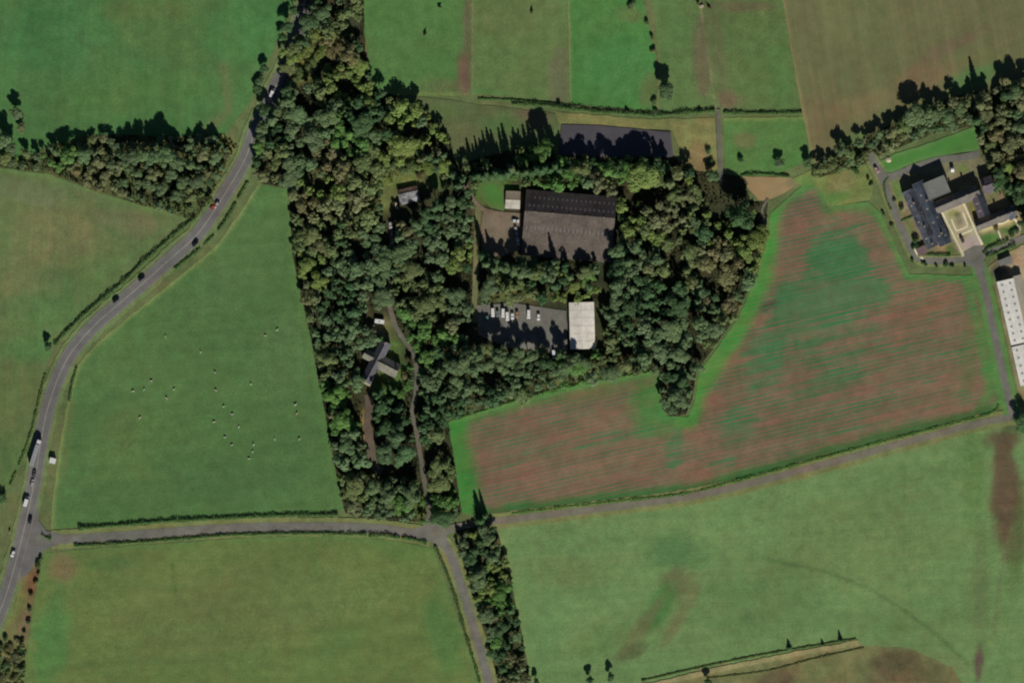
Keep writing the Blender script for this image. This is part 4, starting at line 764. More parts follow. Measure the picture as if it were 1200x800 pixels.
# ------------------------------------------------------------------ buildings
def place(name, px, py, ang_map, label, cat='building', group=None, z=.06):
    """ang_map: direction of the local x axis given as a map-plan vector (dx, dy down)"""
    x, y = P(px, py); return empty(name, (x, y, H(x, y)+z), math.atan2(-ang_map[1], ang_map[0]), label, cat, group)
def gable(root, L, Wd, eaves, ridge, wall, roofs, x0=None, y0=None, over=.25, windows=0, wz=1.2, chim=(), door=None, shift=0.0, skyl=None, skm=None, wins2=None, ridge_m=None):
    """gabled range centred on the root: length along x, ridge at y=shift"""
    hx, hy = L/2, Wd/2
    w = MB(); b = 0
    w.v += [(-hx,-hy,-.3),(hx,-hy,-.3),(hx,hy,-.3),(-hx,hy,-.3),(-hx,-hy,eaves),(hx,-hy,eaves),(hx,hy,eaves),(-hx,hy,eaves),(-hx,shift,ridge),(hx,shift,ridge)]
    w.f += [(0,3,2,1),(0,1,5,4),(2,3,7,6),(1,2,6,9,5),(3,0,4,8,7)]
    wall_o = w.build('wall', wall, root)
    for sgn, mat in ((-1, roofs[0]), (1, roofs[1])):
        ye = sgn*hy; run = abs(ye-shift); sl = (ridge-eaves)/run; yo = ye+sgn*over; zo = eaves-sl*over; t = .14
        m = MB(); X = hx+over; m.v += [(-X,shift,ridge+.02),(X,shift,ridge+.02),(X,yo,zo+.02),(-X,yo,zo+.02),(-X,shift,ridge+t),(X,shift,ridge+t),(X,yo,zo+t),(-X,yo,zo+t)]
        m.f += [(0,1,2,3),(4,7,6,5),(0,4,5,1),(1,5,6,2),(2,6,7,3),(3,7,4,0)]
        rf = m.build('roof_slope', mat, root)
        if skyl:
            for (ss, frac, n, wd, ln, x1, x2) in skyl:
                if ss != sgn: continue
                for i in range(n):
                    xx = x1+(x2-x1)*(i/(max(n-1, 1))); yy = shift+sgn*run*frac; zz = ridge-(ridge-eaves)*frac+t+.03
                    me = PCACHE.get((wd, ln, round(sl, 3), sgn, skm.name))
                    if me is None:
                        q = MB(); dz = sl*ln/2*-1; q.v += [(-wd/2,-ln/2*sgn,-dz-.05),(wd/2,-ln/2*sgn,-dz-.05),(wd/2,ln/2*sgn,dz-.05),(-wd/2,ln/2*sgn,dz-.05),(-wd/2,-ln/2*sgn,-dz+.03),(wd/2,-ln/2*sgn,-dz+.03),(wd/2,ln/2*sgn,dz+.03),(-wd/2,ln/2*sgn,dz+.03)]
                        q.f += [(0,1,2,3),(4,7,6,5),(0,4,5,1),(1,5,6,2),(2,6,7,3),(3,7,4,0)]; me = q.mesh('skylight', skm); PCACHE[(wd, ln, round(sl, 3), sgn, skm.name)] = me
                    k = mesh_obj('skylight', me, rf); k.location = (xx, yy, zz)
    MB().box(-hx-over, hx+over, shift-.16, shift+.16, ridge+.10, ridge+.24, 0, .06).build('ridge_cap', ridge_m or roofs[0], root)
    for sgn in (-1, 1):
        for i in range(windows):
            xx = -hx+(i+.5)*L/windows+(.4 if sgn > 0 else 0)
            if door is not None and sgn < 0 and abs(xx-door) < 1.4: continue
            f = MB().box(xx-.55, xx+.55, sgn*hy-.05, sgn*hy+.05, wz, wz+1.3).build('window', M['white'], root)
            MB().box(xx-.45, xx+.45, sgn*hy-.06, sgn*hy+.06, wz+.1, wz+1.2).build('pane', M['glass'], f)
        MB().box(-hx-over, hx+over, sgn*(hy+over)-.07, sgn*(hy+over)+.07, eaves-(ridge-eaves)/abs(sgn*hy-shift)*over-.12, eaves-(ridge-eaves)/abs(sgn*hy-shift)*over-.01).build('gutter', M['metal'], root)
    if door is not None:
        d = MB().box(door-.6, door+.6, -hy-.07, -hy+.04, -.05, 2.1).build('door', M['wood'], root); MB().box(door+.4, door+.5, -hy-.12, -hy-.06, 1.0, 1.1).build('handle', M['metal'], d)
    for cx in chim:
        c = MB().box(cx-.5, cx+.5, shift-.4, shift+.4, ridge-.6, ridge+1.2).box(cx-.58, cx+.58, shift-.48, shift+.48, ridge+1.2, ridge+1.33).build('chimney', M['stone'], root)
        for k in (-.25, .25): MB().cyl(cx+k, shift, ridge+1.33, .12, .4, 'z', 10, .1).build('chimney_pot', M['brick'], c)
    return wall_o
PCACHE = {}
def big_door(root, x, y0, w, h, mat, axis='x', name='roller_door'):
    m = MB()
    if axis == 'y': m.box(x-w/2, x+w/2, y0-.06, y0+.06, -.05, h)
    else: m.box(y0-.06, y0+.06, x-w/2, x+w/2, -.05, h)
    return m.build(name, mat, root)

# long warehouse: ridge (613.8,249)-(722,257.5); north slope's shade put into its darker sheet colour, south slope brown
wh = place('warehouse', 666.5, 265, (108,9), 'long brown warehouse with two rows of rooflights on its shade-darkened north roof slope')
WM = surf_mat('brown_block_wall', (.16,.13,.11), .15, 1, .9)
gable(wh, 52.5, 38, 4.2, 8.4, WM, (M['roof_light'], M['roof_shaded']), shift=6.6, over=.3, windows=9, wz=1.6, ridge_m=M['roof_light'],
      skyl=[(1, .30, 19, .62, 1.5, -24, 25), (1, .68, 18, .62, 1.5, -21, 25), (-1, .36, 21, .55, 2.6, -24.5, 25)], skm=M['skylight'])
big_door(wh, -8, -26.25, 5, 3.6, M['metal'], 'x'); big_door(wh, 4, -26.25, 5, 3.6, M['metal'], 'x')
for i in range(10): MB().box(-25+i*5.5, -24.6+i*5.5, 18.95, 19.12, 0, 4.0).build('pilaster', WM, wh)
for i in range(5): MB().cyl(-20+i*10, 6.6, 8.5, .35, .7, 'z', 12, .3).build('roof_vent', M['metal'], wh)

ws = place('shed', 682, 381.5, (1.5,54), 'cream-roofed sheet shed at the east end of the car park, tree shade on its roof')
gable(ws, 27, 14.3, 4.0, 5.6, M['render'], (M['sheet_cream'], M['sheet_cream']), over=.15)
for k in range(5):
    for s_ in (-1, 1):
        m = MB(); x = -9+k*4.5; m.v += [(x-.07,0,5.78),(x+.07,0,5.78),(x+.07,s_*7.2,4.17),(x-.07,s_*7.2,4.17),(x-.07,0,5.70),(x+.07,0,5.70),(x+.07,s_*7.2,4.05),(x-.07,s_*7.2,4.05)]
        m.f += [(0,1,2,3),(4,5,1,0),(6,7,3,2),(5,6,2,1),(7,4,0,3)]; m.build('roof_seam', surf_mat('seam', (.42,.38,.32)) if k == 0 and s_ == -1 else bpy.data.materials['seam'], ws)
big_door(ws, 0, -13.5, 5, 3.4, M['metal'], 'x'); big_door(ws, -5.2, -13.5, 1, 2.1, M['wood'], 'x', 'door')

tb = place('outbuilding', 601, 234.5, (20,1), 'small tan and white roofed outbuilding between the round lawn and the warehouse')
gable(tb, 8.2, 10, 2.6, 4.0, M['render'], (surf_mat('pale_tile', (.50,.47,.40), .15, .8), M['tile']), over=.2, windows=2, door=0)

gs = place('woodland_shed', 479, 229, (26,-6), 'small grey sheet-roofed woodland shed with a rust-red north edge in the scrub clearing')
gable(gs, 11.5, 8.5, 2.4, 3.6, M['brick'], (surf_mat('patchy_grey_sheet', (.24,.24,.25), .5, .9), surf_mat('rusty_sheet', (.26,.16,.12), .5, .8)), over=.2, windows=2, door=1.0, shift=1.6)

# cross-shaped house
ho = place('house', 440.5, 424, (-24,47), 'cross-shaped stone house with grey slate roofs in the wood clearing')
G1 = surf_mat('house_slate', (.13,.13,.145), .16, 1.1, .7, .3, 'X', .3, .08); G2 = surf_mat('house_stone_slate', (.22,.215,.17), .18, 1.1, .8, .3, 'X', .3, .08)
gable(ho, 26, 6.2, 4.6, 7.0, M['stone'], (G1, G1), over=.25, windows=5, chim=(-12.2, 12.2), door=4)
def sub_gable(parent, cx, cy, L, Wd, eaves, ridge, roofs, chim=()):
    """a wing at right angles, its ridge along local y"""
    hx, hy = Wd/2, L/2; m = MB(); m.v += [(cx-hx,cy-hy,-.3),(cx+hx,cy-hy,-.3),(cx+hx,cy+hy,-.3),(cx-hx,cy+hy,-.3),(cx-hx,cy-hy,eaves),(cx+hx,cy-hy,eaves),(cx+hx,cy+hy,eaves),(cx-hx,cy+hy,eaves),(cx,cy-hy,ridge),(cx,cy+hy,ridge)]
    m.f += [(0,3,2,1),(1,2,6,5),(3,0,4,7),(0,1,5,8,4),(2,3,7,9,6)]; m.build('wing_wall', M['stone'], parent)
    for s_, mat in ((-1, roofs[0]), (1, roofs[1])):
        sl = (ridge-eaves)/hx; X = cx+s_*(hx+.25); zo = eaves-sl*.25; q = MB(); y1, y2 = cy-hy-.25, cy+hy+.25
        q.v += [(cx,y1,ridge+.03),(cx,y2,ridge+.03),(X,y2,zo+.03),(X,y1,zo+.03),(cx,y1,ridge+.16),(cx,y2,ridge+.16),(X,y2,zo+.16),(X,y1,zo+.16)]
        q.f += [(0,1,2,3),(4,7,6,5),(0,4,5,1),(1,5,6,2),(2,6,7,3),(3,7,4,0)]; q.build('wing_roof_slope', mat, parent)
    for k in (-1, 1):
        f = MB().box(cx-.6, cx+.6, cy+k*hy-.05, cy+k*hy+.05, 1.2, 2.6).build('window', M['white'], parent); MB().box(cx-.5, cx+.5, cy+k*hy-.06, cy+k*hy+.06, 1.3, 2.5).build('pane', M['glass'], f)
    MB().box(cx-.15, cx+.15, cy-hy-.25, cy+hy+.25, ridge+.12, ridge+.24).build('ridge_cap', roofs[0], parent)
    for c in chim: MB().box(cx-.4, cx+.4, c-.5, c+.5, ridge-.5, ridge+1.1).build('chimney', M['stone'], parent)
sub_gable(ho, -1.0, 7.6, 12.6, 8.2, 4.2, 6.9, (G2, G2), chim=(13.4,)); sub_gable(ho, -1.6, -5.2, 6.0, 5.6, 4.0, 6.3, (G2, G2))
MB().box(4.2, 5.4, 3.1, 12, -.05, .35).box(-6.3, -5.2, 8, 14, -.05, .3).build('terrace', surf_mat('terrace_stone', (.48,.44,.34), .15, 1.5), ho)
MB().box(12.9, 14.4, -3.4, 3.4, 2.2, 2.5).box(13.0, 14.3, -3.3, 3.3, -.3, 2.2).build('porch', surf_mat('porch_stone', (.50,.45,.34), .15, 1.5), ho)

# the slate-roofed steading: separate ranges round a court
D1 = (23,51); D2 = (51,-21)
def rng(px, py, d, L, Wd, e, r, roofs, label, **kw):
    b = place('farm_range', px, py, d, label, 'building', 'ranges of the slate-roofed steading'); gable(b, L, Wd, e, r, M['stone'], roofs, **kw); return b
PAT = surf_mat('patched_slate', (.085,.095,.115), .45, .7, .6, .35, 'X', .3, .12)
rng(1078.0, 256.5, D1, 36.5, 6.9, 4.4, 6.6, (PAT, M['slate_worn'] if 0 else PAT), 'long west range of the steading with patched dark slates beside the front gardens', windows=8, over=.05, chim=(-10, 5, 16), door=3, skyl=[(-1, .5, 3, .8, 1.2, -9, 12)], skm=M['skylight_grey'])
rng(1091.5, 250, D1, 40, 7.3, 4.8, 7.2, (M['slate'], M['slate']), 'tall blue slate range of the steading facing the paved court', windows=8, over=.05, chim=(-8, 13), door=-3, skyl=[(-1, .45, 4, .8, 1.2, -12, 14), (1, .5, 3, .8, 1.2, -8, 15)], skm=M['skylight_grey'])
fb = place('flat_roofed_shed', 1097, 220.5, D2, 'square flat light-grey roofed block at the north-west corner of the steading')
MB().box(-6.5, 6.5, -5.2, 5.2, -.3, 6.1).build('wall', M['stone'], fb); MB().box(-6.7, 6.7, -5.4, 5.4, 6.1, 6.4).build('roof', M['shed_grey'], fb); MB().box(-6.7, 6.7, -5.4, -5.2, 6.4, 6.6).box(-6.7, 6.7, 5.2, 5.4, 6.4, 6.6).box(-6.7, -6.5, -5.2, 5.2, 6.4, 6.6).box(6.5, 6.7, -5.2, 5.2, 6.4, 6.6).build('parapet', M['shed_grey'], fb); big_door(fb, 0, 5.2, 3, 3, M['wood'], 'y', 'barn_door')
rng(1120.5, 234, D2, 27, 7.0, 4.6, 7.4, (M['slate_worn'], M['slate_worn']), 'north range of the steading with a worn grey-brown sunny roof above the court', windows=6, chim=(-2, 6))
rng(1147.5, 239, (12,33), 15.5, 6.4, 4.4, 6.8, (M['slate_purple'], M['slate']), 'east range of the steading with rows of dark slates, reaching towards the second garden', windows=3, skyl=[(-1, .5, 3, .6, 2, -5, 4)], skm=M['skylight_grey'])
ne = place('farm_block', 1157, 217, (11,-4), 'mauve-roofed block at the north-east corner of the steading'); gable(ne, 6.8, 9, 4.8, 6.8, M['stone'], (M['slate_purple'], M['slate_purple']), windows=2, chim=(-2.6,))
rng(1163, 257.5, D2, 21, 5.6, 3.8, 6.0, (M['slate_worn'], M['slate_worn']), 'south-east range of the steading, grey-brown roof above a sunny garden', windows=5, chim=(3,))
se = place('farm_block', 1184.5, 249.5, D2, 'small grey slate block ending the south-east range of the steading'); gable(se, 5, 7.4, 4, 6.2, M['stone'], (PAT, PAT), windows=2, chim=(0,))
lt = place('lean_to', 1079.5, 294, D1, 'low brown lean-to at the south gable of the west steading range'); MB().box(-2.2, 2.2, -2.6, 3, -.3, 2.4).build('wall', M['brick'], lt); MB().box(-2.4, 2.4, -2.8, 3.2, 2.4, 2.6).build('roof', surf_mat('mauve_felt', (.2,.14,.14)), lt)
dm = place('garden_dome', 1116, 198.8, (1,0), 'white tank cabinet beside the drive north of the steading', 'tank') ; MB().cyl(0, 0, 0, 1.5, 1.9, 'x', 16).build('tank', M['white'], dm).location = (-1, 0, 1.5); MB().box(-1.0, -.7, -1, 1, -.1, .6).box(.5, .8, -1, 1, -.1, .6).build('cradle', M['metal'], dm)

# long white barn at the east edge
def at_len(t): return (1177+28*t, 328+122*t)
for (t0, t1, lbl) in ((0.0, .61, 'long white sheet barn with pairs of grey rooflights east of the farm lane'), (.625, 1.0, 'southern white barn section beyond the dark joint near the lane end')):
    (xa, ya), (xb, yb) = at_len(t0), at_len(t1); L = math.hypot(xb-xa, yb-ya)*MPP
    b = place('white_barn', (xa+xb)/2, (ya+yb)/2, (28,122), lbl, 'barn', 'white barns at the east edge'); n = 9 if t0 == 0 else 5
    gable(b, L-.4, 9.8, 4.0, 5.6, M['render'], (M['sheet_white'], M['sheet_white']), over=.15, skyl=[(-1, .5, n, 1.3, 1.3, -L/2+2.5, L/2-2.5), (1, .5, n, 1.3, 1.3, -L/2+2.5, L/2-2.5)], skm=M['skylight_grey'])
    big_door(b, 0, -L/2+.2, 4, 3.2, M['metal'], 'x')
bb = place('machinery_store', 1177.5, 306, D2, 'small grey lean-to store just north of the long white barn'); MB().box(-3.6, 3.6, -1.6, 1.6, -.3, 2.3).build('wall', M['metal'], bb); MB().box(-3.8, 3.8, -1.8, 1.8, 2.3, 2.45).build('roof', M['shed_grey'], bb); big_door(bb, 0, -1.6, 3, 2, M['wood'], 'y', 'barn_door')
st = place('feed_store', 1199, 352, (8,30), 'narrow pale roofed feed store across the yard from the white barn'); gable(st, 30, 4.6, 2.8, 3.6, M['render'], (surf_mat('dusty_sheet', (.42,.39,.31), .1, .6), bpy.data.materials['dusty_sheet']), over=.1)
# garden walls of the court
def wall_line(pts, h, t, mat, label):
    x0, y0 = P(*pts[0]); root = empty('garden_wall', (x0, y0, H(x0, y0)), 0, label, 'wall')
    for i in range(len(pts)-1):
        a, b = P(*pts[i]), P(*pts[i+1]); L = math.hypot(b[0]-a[0], b[1]-a[1]); o = MB().box(0, L, -t/2, t/2, -.2, h).build('wall_run', mat, root); MB().box(-.02, L+.02, -t/2-.06, t/2+.06, h, h+.1).build('coping', mat, o)
        o.location = (a[0]-x0, a[1]-y0, 0); o.rotation_euler = (0, 0, math.atan2(b[1]-a[1], b[0]-a[0]))
CW = surf_mat('cream_wall_stone', (.52,.48,.33), .15, 1.2, .9)
wall_line([(1101,248),(1111,267),(1121,287),(1128,301)], .9, .5, CW, 'cream wall down the west side of the paved court')
wall_line([(1130,237),(1138,256),(1145,272),(1152,286)], .9, .5, CW, 'cream wall down the east side of the paved court')
wall_line([(1191,256),(1195,266),(1193,274)], .9, .4, CW, 'cream wall at the east end of the second farm garden')
wall_line([(1062,231),(1065,241),(1068,246)], 1.0, .4, CW, 'pale garden wall west of the patched slate range')
def outcrop(px, py, r, h, mat, label, name, cat):
    x, y = P(px, py); root = empty(name, (x, y, H(x, y)), .3, label, cat); return root

# ------------------------------------------------------------------ vehicles
def wheel_parts(root, xs, wy, r, w=.22):
    for x in xs:
        for s_ in (-1, 1):
            o = mesh_obj('wheel', PCACHE.setdefault(('wh', r), MB().cyl(0, -w/2, 0, r, w, 'y', 16).mesh('wheel', M['rubber'])), root); o.location = (x, s_*wy, r)
            h = mesh_obj('hub', PCACHE.setdefault(('hub', r), MB().cyl(0, -w/2-.02, 0, r*.55, w+.04, 'y', 12).mesh('hub', M['metal'])), o)
def make_car(kind='hatch'):
    root = empty('parked_car', (0,0,0)); L = 4.3
    if kind == 'van':
        prof = [(-2.5,.35),(2.45,.35),(2.55,.75),(2.5,1.05),(1.75,1.3),(1.3,1.95),(1.0,2.15),(-2.4,2.15),(-2.5,2.0)]; tap = [1,1,1,1,.97,.9,.86,.86,.9]; hw = .98
    else:
        prof = [(-2.1,.32),(2.08,.32),(2.15,.6),(2.05,.82),(1.0,.98),(-1.95,1.02),(-2.12,.85)]; tap = [1,1,.97,.97,.98,.98,.97]; hw = .88
    body = MB().prism(prof, -hw, hw, tap).build('body', M['paint'], root, bevel=.05)
    if kind == 'van':
        MB().prism([(1.78,1.34),(1.80,1.30),(1.34,1.93),(1.30,1.93)], -.84, .84).build('windscreen', M['glass'], root).location = (.03, 0, .02)
        for s_ in (-1, 1): MB().box(.55, 1.35, s_*.955-.03, s_*.955+.03, 1.25, 1.75, .08).build('side_window', M['glass'], root)
        fx, rx = 2.5, -2.5; wb = (1.6, -1.55)
    else:
        cabp = [(-1.9,1.0),(1.0,.96),(.35,1.42),(-1.35,1.45)]; MB().prism(cabp, -.80, .80, [1.0,1.0,.80,.80]).build('cabin_glass', M['glass'], root, bevel=.04)
        MB().prism([(-1.42,1.43),(.38,1.41),(.3,1.49),(-1.3,1.51)], -.66, .66).build('roof', M['paint'], root, bevel=.03)
        fx, rx = 2.08, -2.1; wb = (1.3, -1.3)
    for s_ in (-1, 1):
        MB().box(fx-.08, fx+.04, s_*.62-.16, s_*.62+.16, .62, .76).build('headlight', M['lamp'], root); MB().box(rx-.04, rx+.08, s_*.66-.12, s_*.66+.12, .7, .9).build('tail_light', M['tail'], root)
        MB().box(.75, .95, s_*(hw+.08)-.08, s_*(hw+.08)+.08, .95, 1.07).build('mirror', M['rubber'], root)
    MB().box(fx-.02, fx+.05, -.7, .7, .36, .48).build('bumper', M['rubber'], root)
    wheel_parts(root, wb, hw-.1, .33); return root
PCAR = {'hatch': make_car('hatch'), 'van': make_car('van')}; first = {'hatch': True, 'van': True}
def vehicle(kind, px, py, d, col, label, name='car', cat='car', group=None, sc=1.0):
    r = PCAR[kind] if first[kind] else copy_tree(PCAR[kind]); first[kind] = False
    x, y = P(px, py); r.name = name; r.location = (x, y, H(x, y)+.06+.009*Z['n']+.01); r.rotation_euler = (0, 0, math.atan2(-d[1], d[0])); r.scale = (sc, sc, sc)
    for c in r.children: c.color = (*col, 1)
    tag(r, label, cat, group); return r
WH, BK, GY, SV, RD = (.82,.82,.80), (.012,.012,.015), (.10,.09,.11), (.45,.43,.43), (.45,.07,.03)
vehicle('van', 31, 587, (4,-13), WH, 'white van driving north on the main road south of the lorry', 'white_van', 'van', sc=1.2)
vehicle('hatch', 15.5, 648, (-5,13), WH, 'white car on the main road beside the junction with the side road', 'moving_car')
vehicle('hatch', 35.5, 609, (-3,13), BK, 'black car on the main road just north of the junction', 'moving_car')
vehicle('hatch', 40.5, 555, (3,-14), GY, 'dark mauve-grey car right behind the lorry', 'moving_car')
vehicle('hatch', 38.3, 565.5, (3,-14), SV, 'silver car second in the queue behind the lorry', 'moving_car')
vehicle('hatch', 250, 242, (12,-17), RD, 'red car on the main road at the bend by the tree belt', 'moving_car')
vehicle('hatch', 254, 240, (-12,17), SV, 'pale silver car passing the red car on the main road', 'moving_car')
vehicle('hatch', 229, 285.5, (-12,13), BK, 'black car south-bound on the outer lane of the main road bend', 'moving_car')
vehicle('hatch', 166, 326, (13,-11), BK, 'black car on the main road, the northern of the two following each other', 'moving_car')
vehicle('hatch', 136, 351.5, (13,-11), BK, 'black car on the main road, the southern of the two following each other', 'moving_car')
vehicle('van', 319, 109, (4,-12), WH, 'white van in tree shade on the main road through the wood', 'white_van', 'van', sc=1.05)
vehicle('hatch', 353, 22, (-3,12), (.10,.14,.22), 'dark blue car in tree shade at the north end of the main road', 'moving_car')
cp = 'white cars and vans in the car park'
for (px, py, kd, dx, col, lb) in ((571,373,'hatch',1,(.10,.2,.2),'dark teal car parked at the shaded west end of the car park row'), (577.5,366,'van',1,WH,'white van parked furthest west in the car park row'), (589.5,366.5,'van',0,WH,'large white van parked beside the grey car in the car park row'), (594.5,370.5,'van',1,WH,'white van parked close beside the large white van'),
    (600.5,370,'hatch',1,WH,'white car parked fourth from the west in the car park row'), (606,368,'hatch',1,(.35,.22,.12),'tan car parked east of the white cars in the middle of the row'), (619.5,368,'van',0,WH,'white van parked alone in the middle of the car park'), (631,371,'hatch',0,WH,'white car parked nearest the cream-roofed shed'), (583,367,'hatch',1,(.2,.21,.22),'grey car parked west of the large white van')):
    vehicle(kd, px, py, (dx*.6, 10), col, lb, 'parked_van' if kd == 'van' else 'parked_car', 'van' if kd == 'van' else 'car', cp)
vehicle('van', 649, 415, (1,9), WH, 'white van on the gravel south of the car park among the big trees', 'parked_van', 'van')
for (px, py, d, col, lb) in ((604,259,(9,1),WH,'white car parked crosswise by the north-west corner of the warehouse'), (604.5,269,(2,9),SV,'silver car parked second from the north against the warehouse west wall'), (606,275.5,(1,9),SV,'pale grey car parked third from the north against the warehouse west wall'), (607,283,(1,9),WH,'white car parked southernmost against the warehouse west wall')):
    vehicle('hatch', px, py, d, col, lb, 'parked_car', 'car', 'cars along the warehouse west wall')
vehicle('hatch', 464.5, 240.5, (2,9), (.6,.5,.36), 'cream car parked south-west of the small grey woodland shed', 'parked_car')
vehicle('hatch', 457.5, 263.5, (1,9), SV, 'silver car on the wood track south of the woodland shed', 'parked_car')
vehicle('hatch', 460.5, 285.5, (1,9), SV, 'silver car further down the dark wood track', 'parked_car')
vehicle('hatch', 1127, 280.5, (5,10), (.08,.05,.06), 'dark car parked on the pale south end of the paved court', 'parked_car')
vehicle('hatch', 1027, 199, (4,7), (.5,.32,.28), 'pinkish car parked at the north-west gate of the farm', 'parked_car')
vehicle('hatch', 435, 411, (7,-6), (.3,.3,.33), 'grey car parked just north-west of the cross-shaped house', 'parked_car', sc=1.1)
# lorry
x, y = P(42, 530); lo = empty('lorry', (x, y, H(x, y)+.06+.009*Z['n']+.01), math.atan2(34, 11), 'white-cabbed articulated lorry with a long grey trailer driving north on the main road', 'lorry')
MB().box(-8.2, 5.0, -1.27, 1.27, 1.15, 4.0).build('trailer', surf_mat('grey_trailer', (.33,.34,.36), .06, .5, .5, .4, 'X', .6, .05), lo, bevel=.04)
MB().box(-8.0, 4.6, -.5, .5, .85, 1.13).build('chassis', M['rubber'], lo)
MB().prism([(5.6,.5),(8.2,.5),(8.3,1.6),(8.0,2.9),(7.6,3.5),(5.6,3.6)], -1.22, 1.22, [1,1,1,.97,.93,.93]).build('cab', M['white'], lo, bevel=.06)
MB().prism([(8.32,1.7),(8.35,1.75),(8.06,2.82),(8.0,2.8)], -1.05, 1.05).build('windscreen', M['glass'], lo)
for s_ in (-1, 1):
    MB().box(6.7, 7.7, s_*1.2-.03, s_*1.2+.03, 1.9, 2.7).build('side_window', M['glass'], lo); MB().box(8.2, 8.32, s_*.9-.2, s_*.9+.2, .75, .95).build('headlight', M['lamp'], lo); MB().box(7.9, 8.1, s_*1.42-.1, s_*1.42+.1, 1.9, 2.5).build('mirror', M['rubber'], lo); MB().box(-8.26, -8.18, s_*.95-.15, s_*.95+.15, .95, 1.1).build('tail_light', M['tail'], lo)
wheel_parts(lo, (7.4, 5.9, -5.0, -6.3, -7.6), 1.08, .5, .34)
# cabin on the verge, caravan, sign
x, y = P(62, 539.5); cb = empty('site_cabin', (x, y, H(x, y)+.1), R(-14), 'white box cabin standing on the grass verge east of the lorry', 'cabin')
MB().box(-1.7, 1.7, -1.5, 1.5, .1, 2.6).build('wall', M['white'], cb, bevel=.03); MB().box(-1.8, 1.8, -1.6, 1.6, 2.6, 2.75).build('roof', M['white'], cb); MB().box(-.4, .4, -1.56, -1.48, .15, 2.1).build('door', M['metal'], cb); MB().box(.7, 1.3, -1.55, -1.49, 1.2, 1.9).build('window', M['glass'], cb); MB().box(-1.6, 1.6, -1.3, -1.1, -.1, .1).box(-1.6, 1.6, 1.1, 1.3, -.1, .1).build('skid', M['wood'], cb)
x, y = P(444.5, 376.5); cv = empty('caravan', (x, y, H(x, y)+.1), R(-8), 'bright white caravan by the bend of the wood drive', 'caravan')
MB().prism([(-2.9,.6),(2.6,.6),(3.0,1.4),(2.6,2.6),(-2.6,2.65),(-2.95,1.4)], -1.25, 1.25, [1,1,1,.95,.95,1]).build('body', M['white'], cv, bevel=.06); MB().box(2.9, 4.0, -.06, .06, .5, .62).build('drawbar', M['metal'], cv); MB().box(-1, .3, -1.27, -1.22, 1.3, 1.9).build('window', M['glass'], cv); MB().box(.9, 1.5, -1.27, -1.22, .7, 2.3).build('door', M['metal'], cv); MB().box(-.4, .4, -.25, .25, 2.62, 2.75).build('roof_hatch', M['glass'], cv); wheel_parts(cv, (-.1,), 1.1, .34)
x, y = P(12, 624); sg = empty('road_sign', (x, y, H(x, y)), R(60), 'small pale road sign on two posts west of the main road junction', 'sign')
MB().box(-.9, .9, -.03, .03, 1.0, 2.3).build('board', M['white'], sg)
for k in (-.6, .6): MB().cyl(k, .06, -.3, .05, 2.4, 'z', 8).build('post', M['metal'], sg)
x, y = P(822, 8); fd = empty('feed_trough', (x, y, H(x, y)+.1), .3, 'whitish feed trough at the north end of the pale paddock fence line', 'trough')
MB().box(-1.1, 1.1, -.7, .7, .2, .9, -.15, -.1).build('tub', surf_mat('galvanised', (.62,.50,.42), .15, 1), fd); MB().box(-.9, .9, -.5, .5, .903, .93).build('feed', surf_mat('feed', (.5,.36,.26), .2, 3), fd)
for a_ in (-.9, .9): MB().box(a_-.06, a_+.06, -.6, .6, -.1, .2).build('foot', M['metal'], fd)
x, y = P(1041, 187); gp = empty('garden_heap', (x, y, H(x, y)+.05), 0, 'pale sand heap on the farm lawn with a small bush north of it', 'heap')
rs_ = random.Random(4); hv = MB(); n_ = 14
for k, (rr, z_) in enumerate(((2.0, -.1), (1.6, .45), (1.0, .85), (.4, 1.05))):
    for i in range(n_): a_ = 2*math.pi*i/n_; q = rr*(1+rs_.uniform(-.12, .12)); hv.v.append((q*math.cos(a_), q*math.sin(a_), z_+rs_.uniform(-.06, .06)))
for k in range(3):
    for i in range(n_): j = (i+1) % n_; hv.f.append((k*n_+i, k*n_+j, (k+1)*n_+j, (k+1)*n_+i))
hv.f.append(tuple(range(3*n_, 4*n_))); hv.build('sand', surf_mat('sand', (.55,.48,.33), .15, 2), gp)

# ------------------------------------------------------------------ animals: skinned bodies, one continuous mesh each
def skinned(name, verts, edges, radii, mat):
    me = bpy.data.meshes.new(name); me.from_pydata(verts, edges, []); o = bpy.data.objects.new(name, me); COL.objects.link(o)
    o.modifiers.new('s', 'SKIN'); o.modifiers.new('d', 'SUBSURF').levels = 1
    me.skin_vertices[0].data[0].use_root = True
    for i, r in enumerate(radii): me.skin_vertices[0].data[i].radius = (r, r)
    dg = bpy.context.evaluated_depsgraph_get(); dg.update(); out = bpy.data.meshes.new_from_object(o.evaluated_get(dg)); bpy.data.objects.remove(o)
    out.materials.clear(); out.materials.append(mat); return out
def quad_mesh(name, k, head, mat):
    """k: size; sheep about 1.3 m, cow about 2.4 m long"""
    v = [(0,0,.62),(.38,0,.64),(.62,0,.80),(.82,0,head),(1.0,0,head-.08),(-.38,0,.64),(-.6,0,.60),(.40,.17,.36),(.42,.17,.02),(.40,-.17,.36),(.42,-.17,.02),(-.42,.17,.38),(-.5,.17,.2),(-.46,.17,.02),(-.42,-.17,.38),(-.5,-.17,.2),(-.46,-.17,.02),(-.68,0,.42),(.80,.13,head+.03),(.80,-.13,head+.03)]
    e = [(0,1),(1,2),(2,3),(3,4),(0,5),(5,6),(1,7),(7,8),(1,9),(9,10),(5,11),(11,12),(12,13),(5,14),(14,15),(15,16),(6,17),(3,18),(3,19)]
    r = [.30,.27,.15,.11,.06,.28,.16,.08,.035,.08,.035,.10,.05,.035,.10,.05,.035,.03,.03,.03]
    return skinned(name, [tuple(c*k for c in p) for p in v], e, [q*k for q in r], mat)
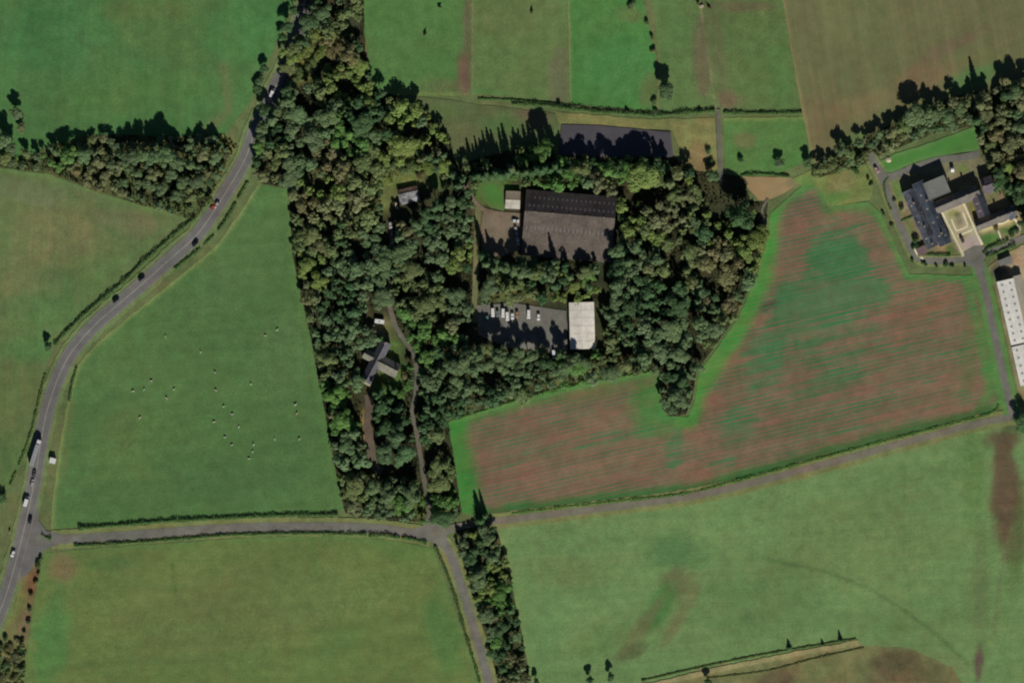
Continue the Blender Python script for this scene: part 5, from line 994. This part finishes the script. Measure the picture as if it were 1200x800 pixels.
GRAZE, STAND = quad_mesh('sheep', .95, .38, M['wool']), quad_mesh('sheep', .95, .92, M['wool'])
SH = [(177,446),(169,456),(156,458),(195,466),(164,489),(235,412),(252,436),(253,457),(262,476),(272,485),(251,494),(280,500),(264,512),(272,521),(294,450),(297,521),(296,529),(292,537),(346,474),(348,484),(322,514),(351,514),(311,393),(325,386),(194,394),(204,456)]
NTH = 'first second third fourth fifth sixth seventh eighth ninth tenth eleventh twelfth thirteenth fourteenth fifteenth sixteenth seventeenth eighteenth nineteenth twentieth twenty-first twenty-second twenty-third twenty-fourth twenty-fifth last'.split()
for i, (px, py) in enumerate(SH):
    x, y = P(px, py); o = mesh_obj('sheep', GRAZE if i % 3 else STAND); o.location = (x, y, H(x, y)+.08); o.rotation_euler = (0, 0, rnd.uniform(0, 6.28)); s_ = rnd.uniform(1.05, 1.25); o.scale = (s_,)*3
    o.color = (*[c*rnd.uniform(.75, 1.0) for c in (.70,.66,.52)], 1); near = sorted((math.hypot(px-q[0], py-q[1]), j) for j, q in enumerate(SH) if j != i)[0]
    rank = sorted(SH, key=lambda q: q[1]).index((px, py)); side = 'west' if px < 220 else 'middle' if px < 290 else 'east'
    tag(o, f"cream sheep {'grazing' if i % 3 else 'standing'} on the {side} side, {NTH[rank]} from the north of the flock", 'sheep', 'sheep scattered over the pasture')
COW = quad_mesh('cow', 1.75, 1.0, M['wool'])
for (px, py, c, lb) in ((515,8,(.03,.025,.02),'dark cow standing in the north end of the west paddock'), (498,40,(.03,.025,.02),'dark cow standing in the middle of the west paddock'), (623,14,(.05,.03,.02),'dark cow standing alone in the second paddock'), (831,9,(.10,.035,.025),'red-brown cow standing east of the feed trough'), (818,3,(.10,.035,.025),'red-brown cow standing north-west of the feed trough')):
    x, y = P(px, py); o = mesh_obj('cow', COW); o.location = (x, y, H(x, y)+.1); o.rotation_euler = (0, 0, rnd.uniform(0, 6.28)); o.color = (*c, 1); tag(o, lb, 'cow', 'cattle in the paddocks')

# ------------------------------------------------------------------ labels that still coincide get a place in their order
ORD = ['northernmost','second from the north','third from the north','fourth from the north','fifth from the north','sixth from the north','seventh from the north','eighth from the north','ninth from the north','tenth from the north','eleventh from the north','twelfth from the north']
for lbl, objs in USED.items():
    if len(objs) < 2: continue
    objs = sorted(objs, key=lambda o: -o.location.y); n = len(objs)
    for i, o in enumerate(objs): o['label'] = lbl+', '+('southernmost' if i == n-1 else ORD[min(i, 11)])
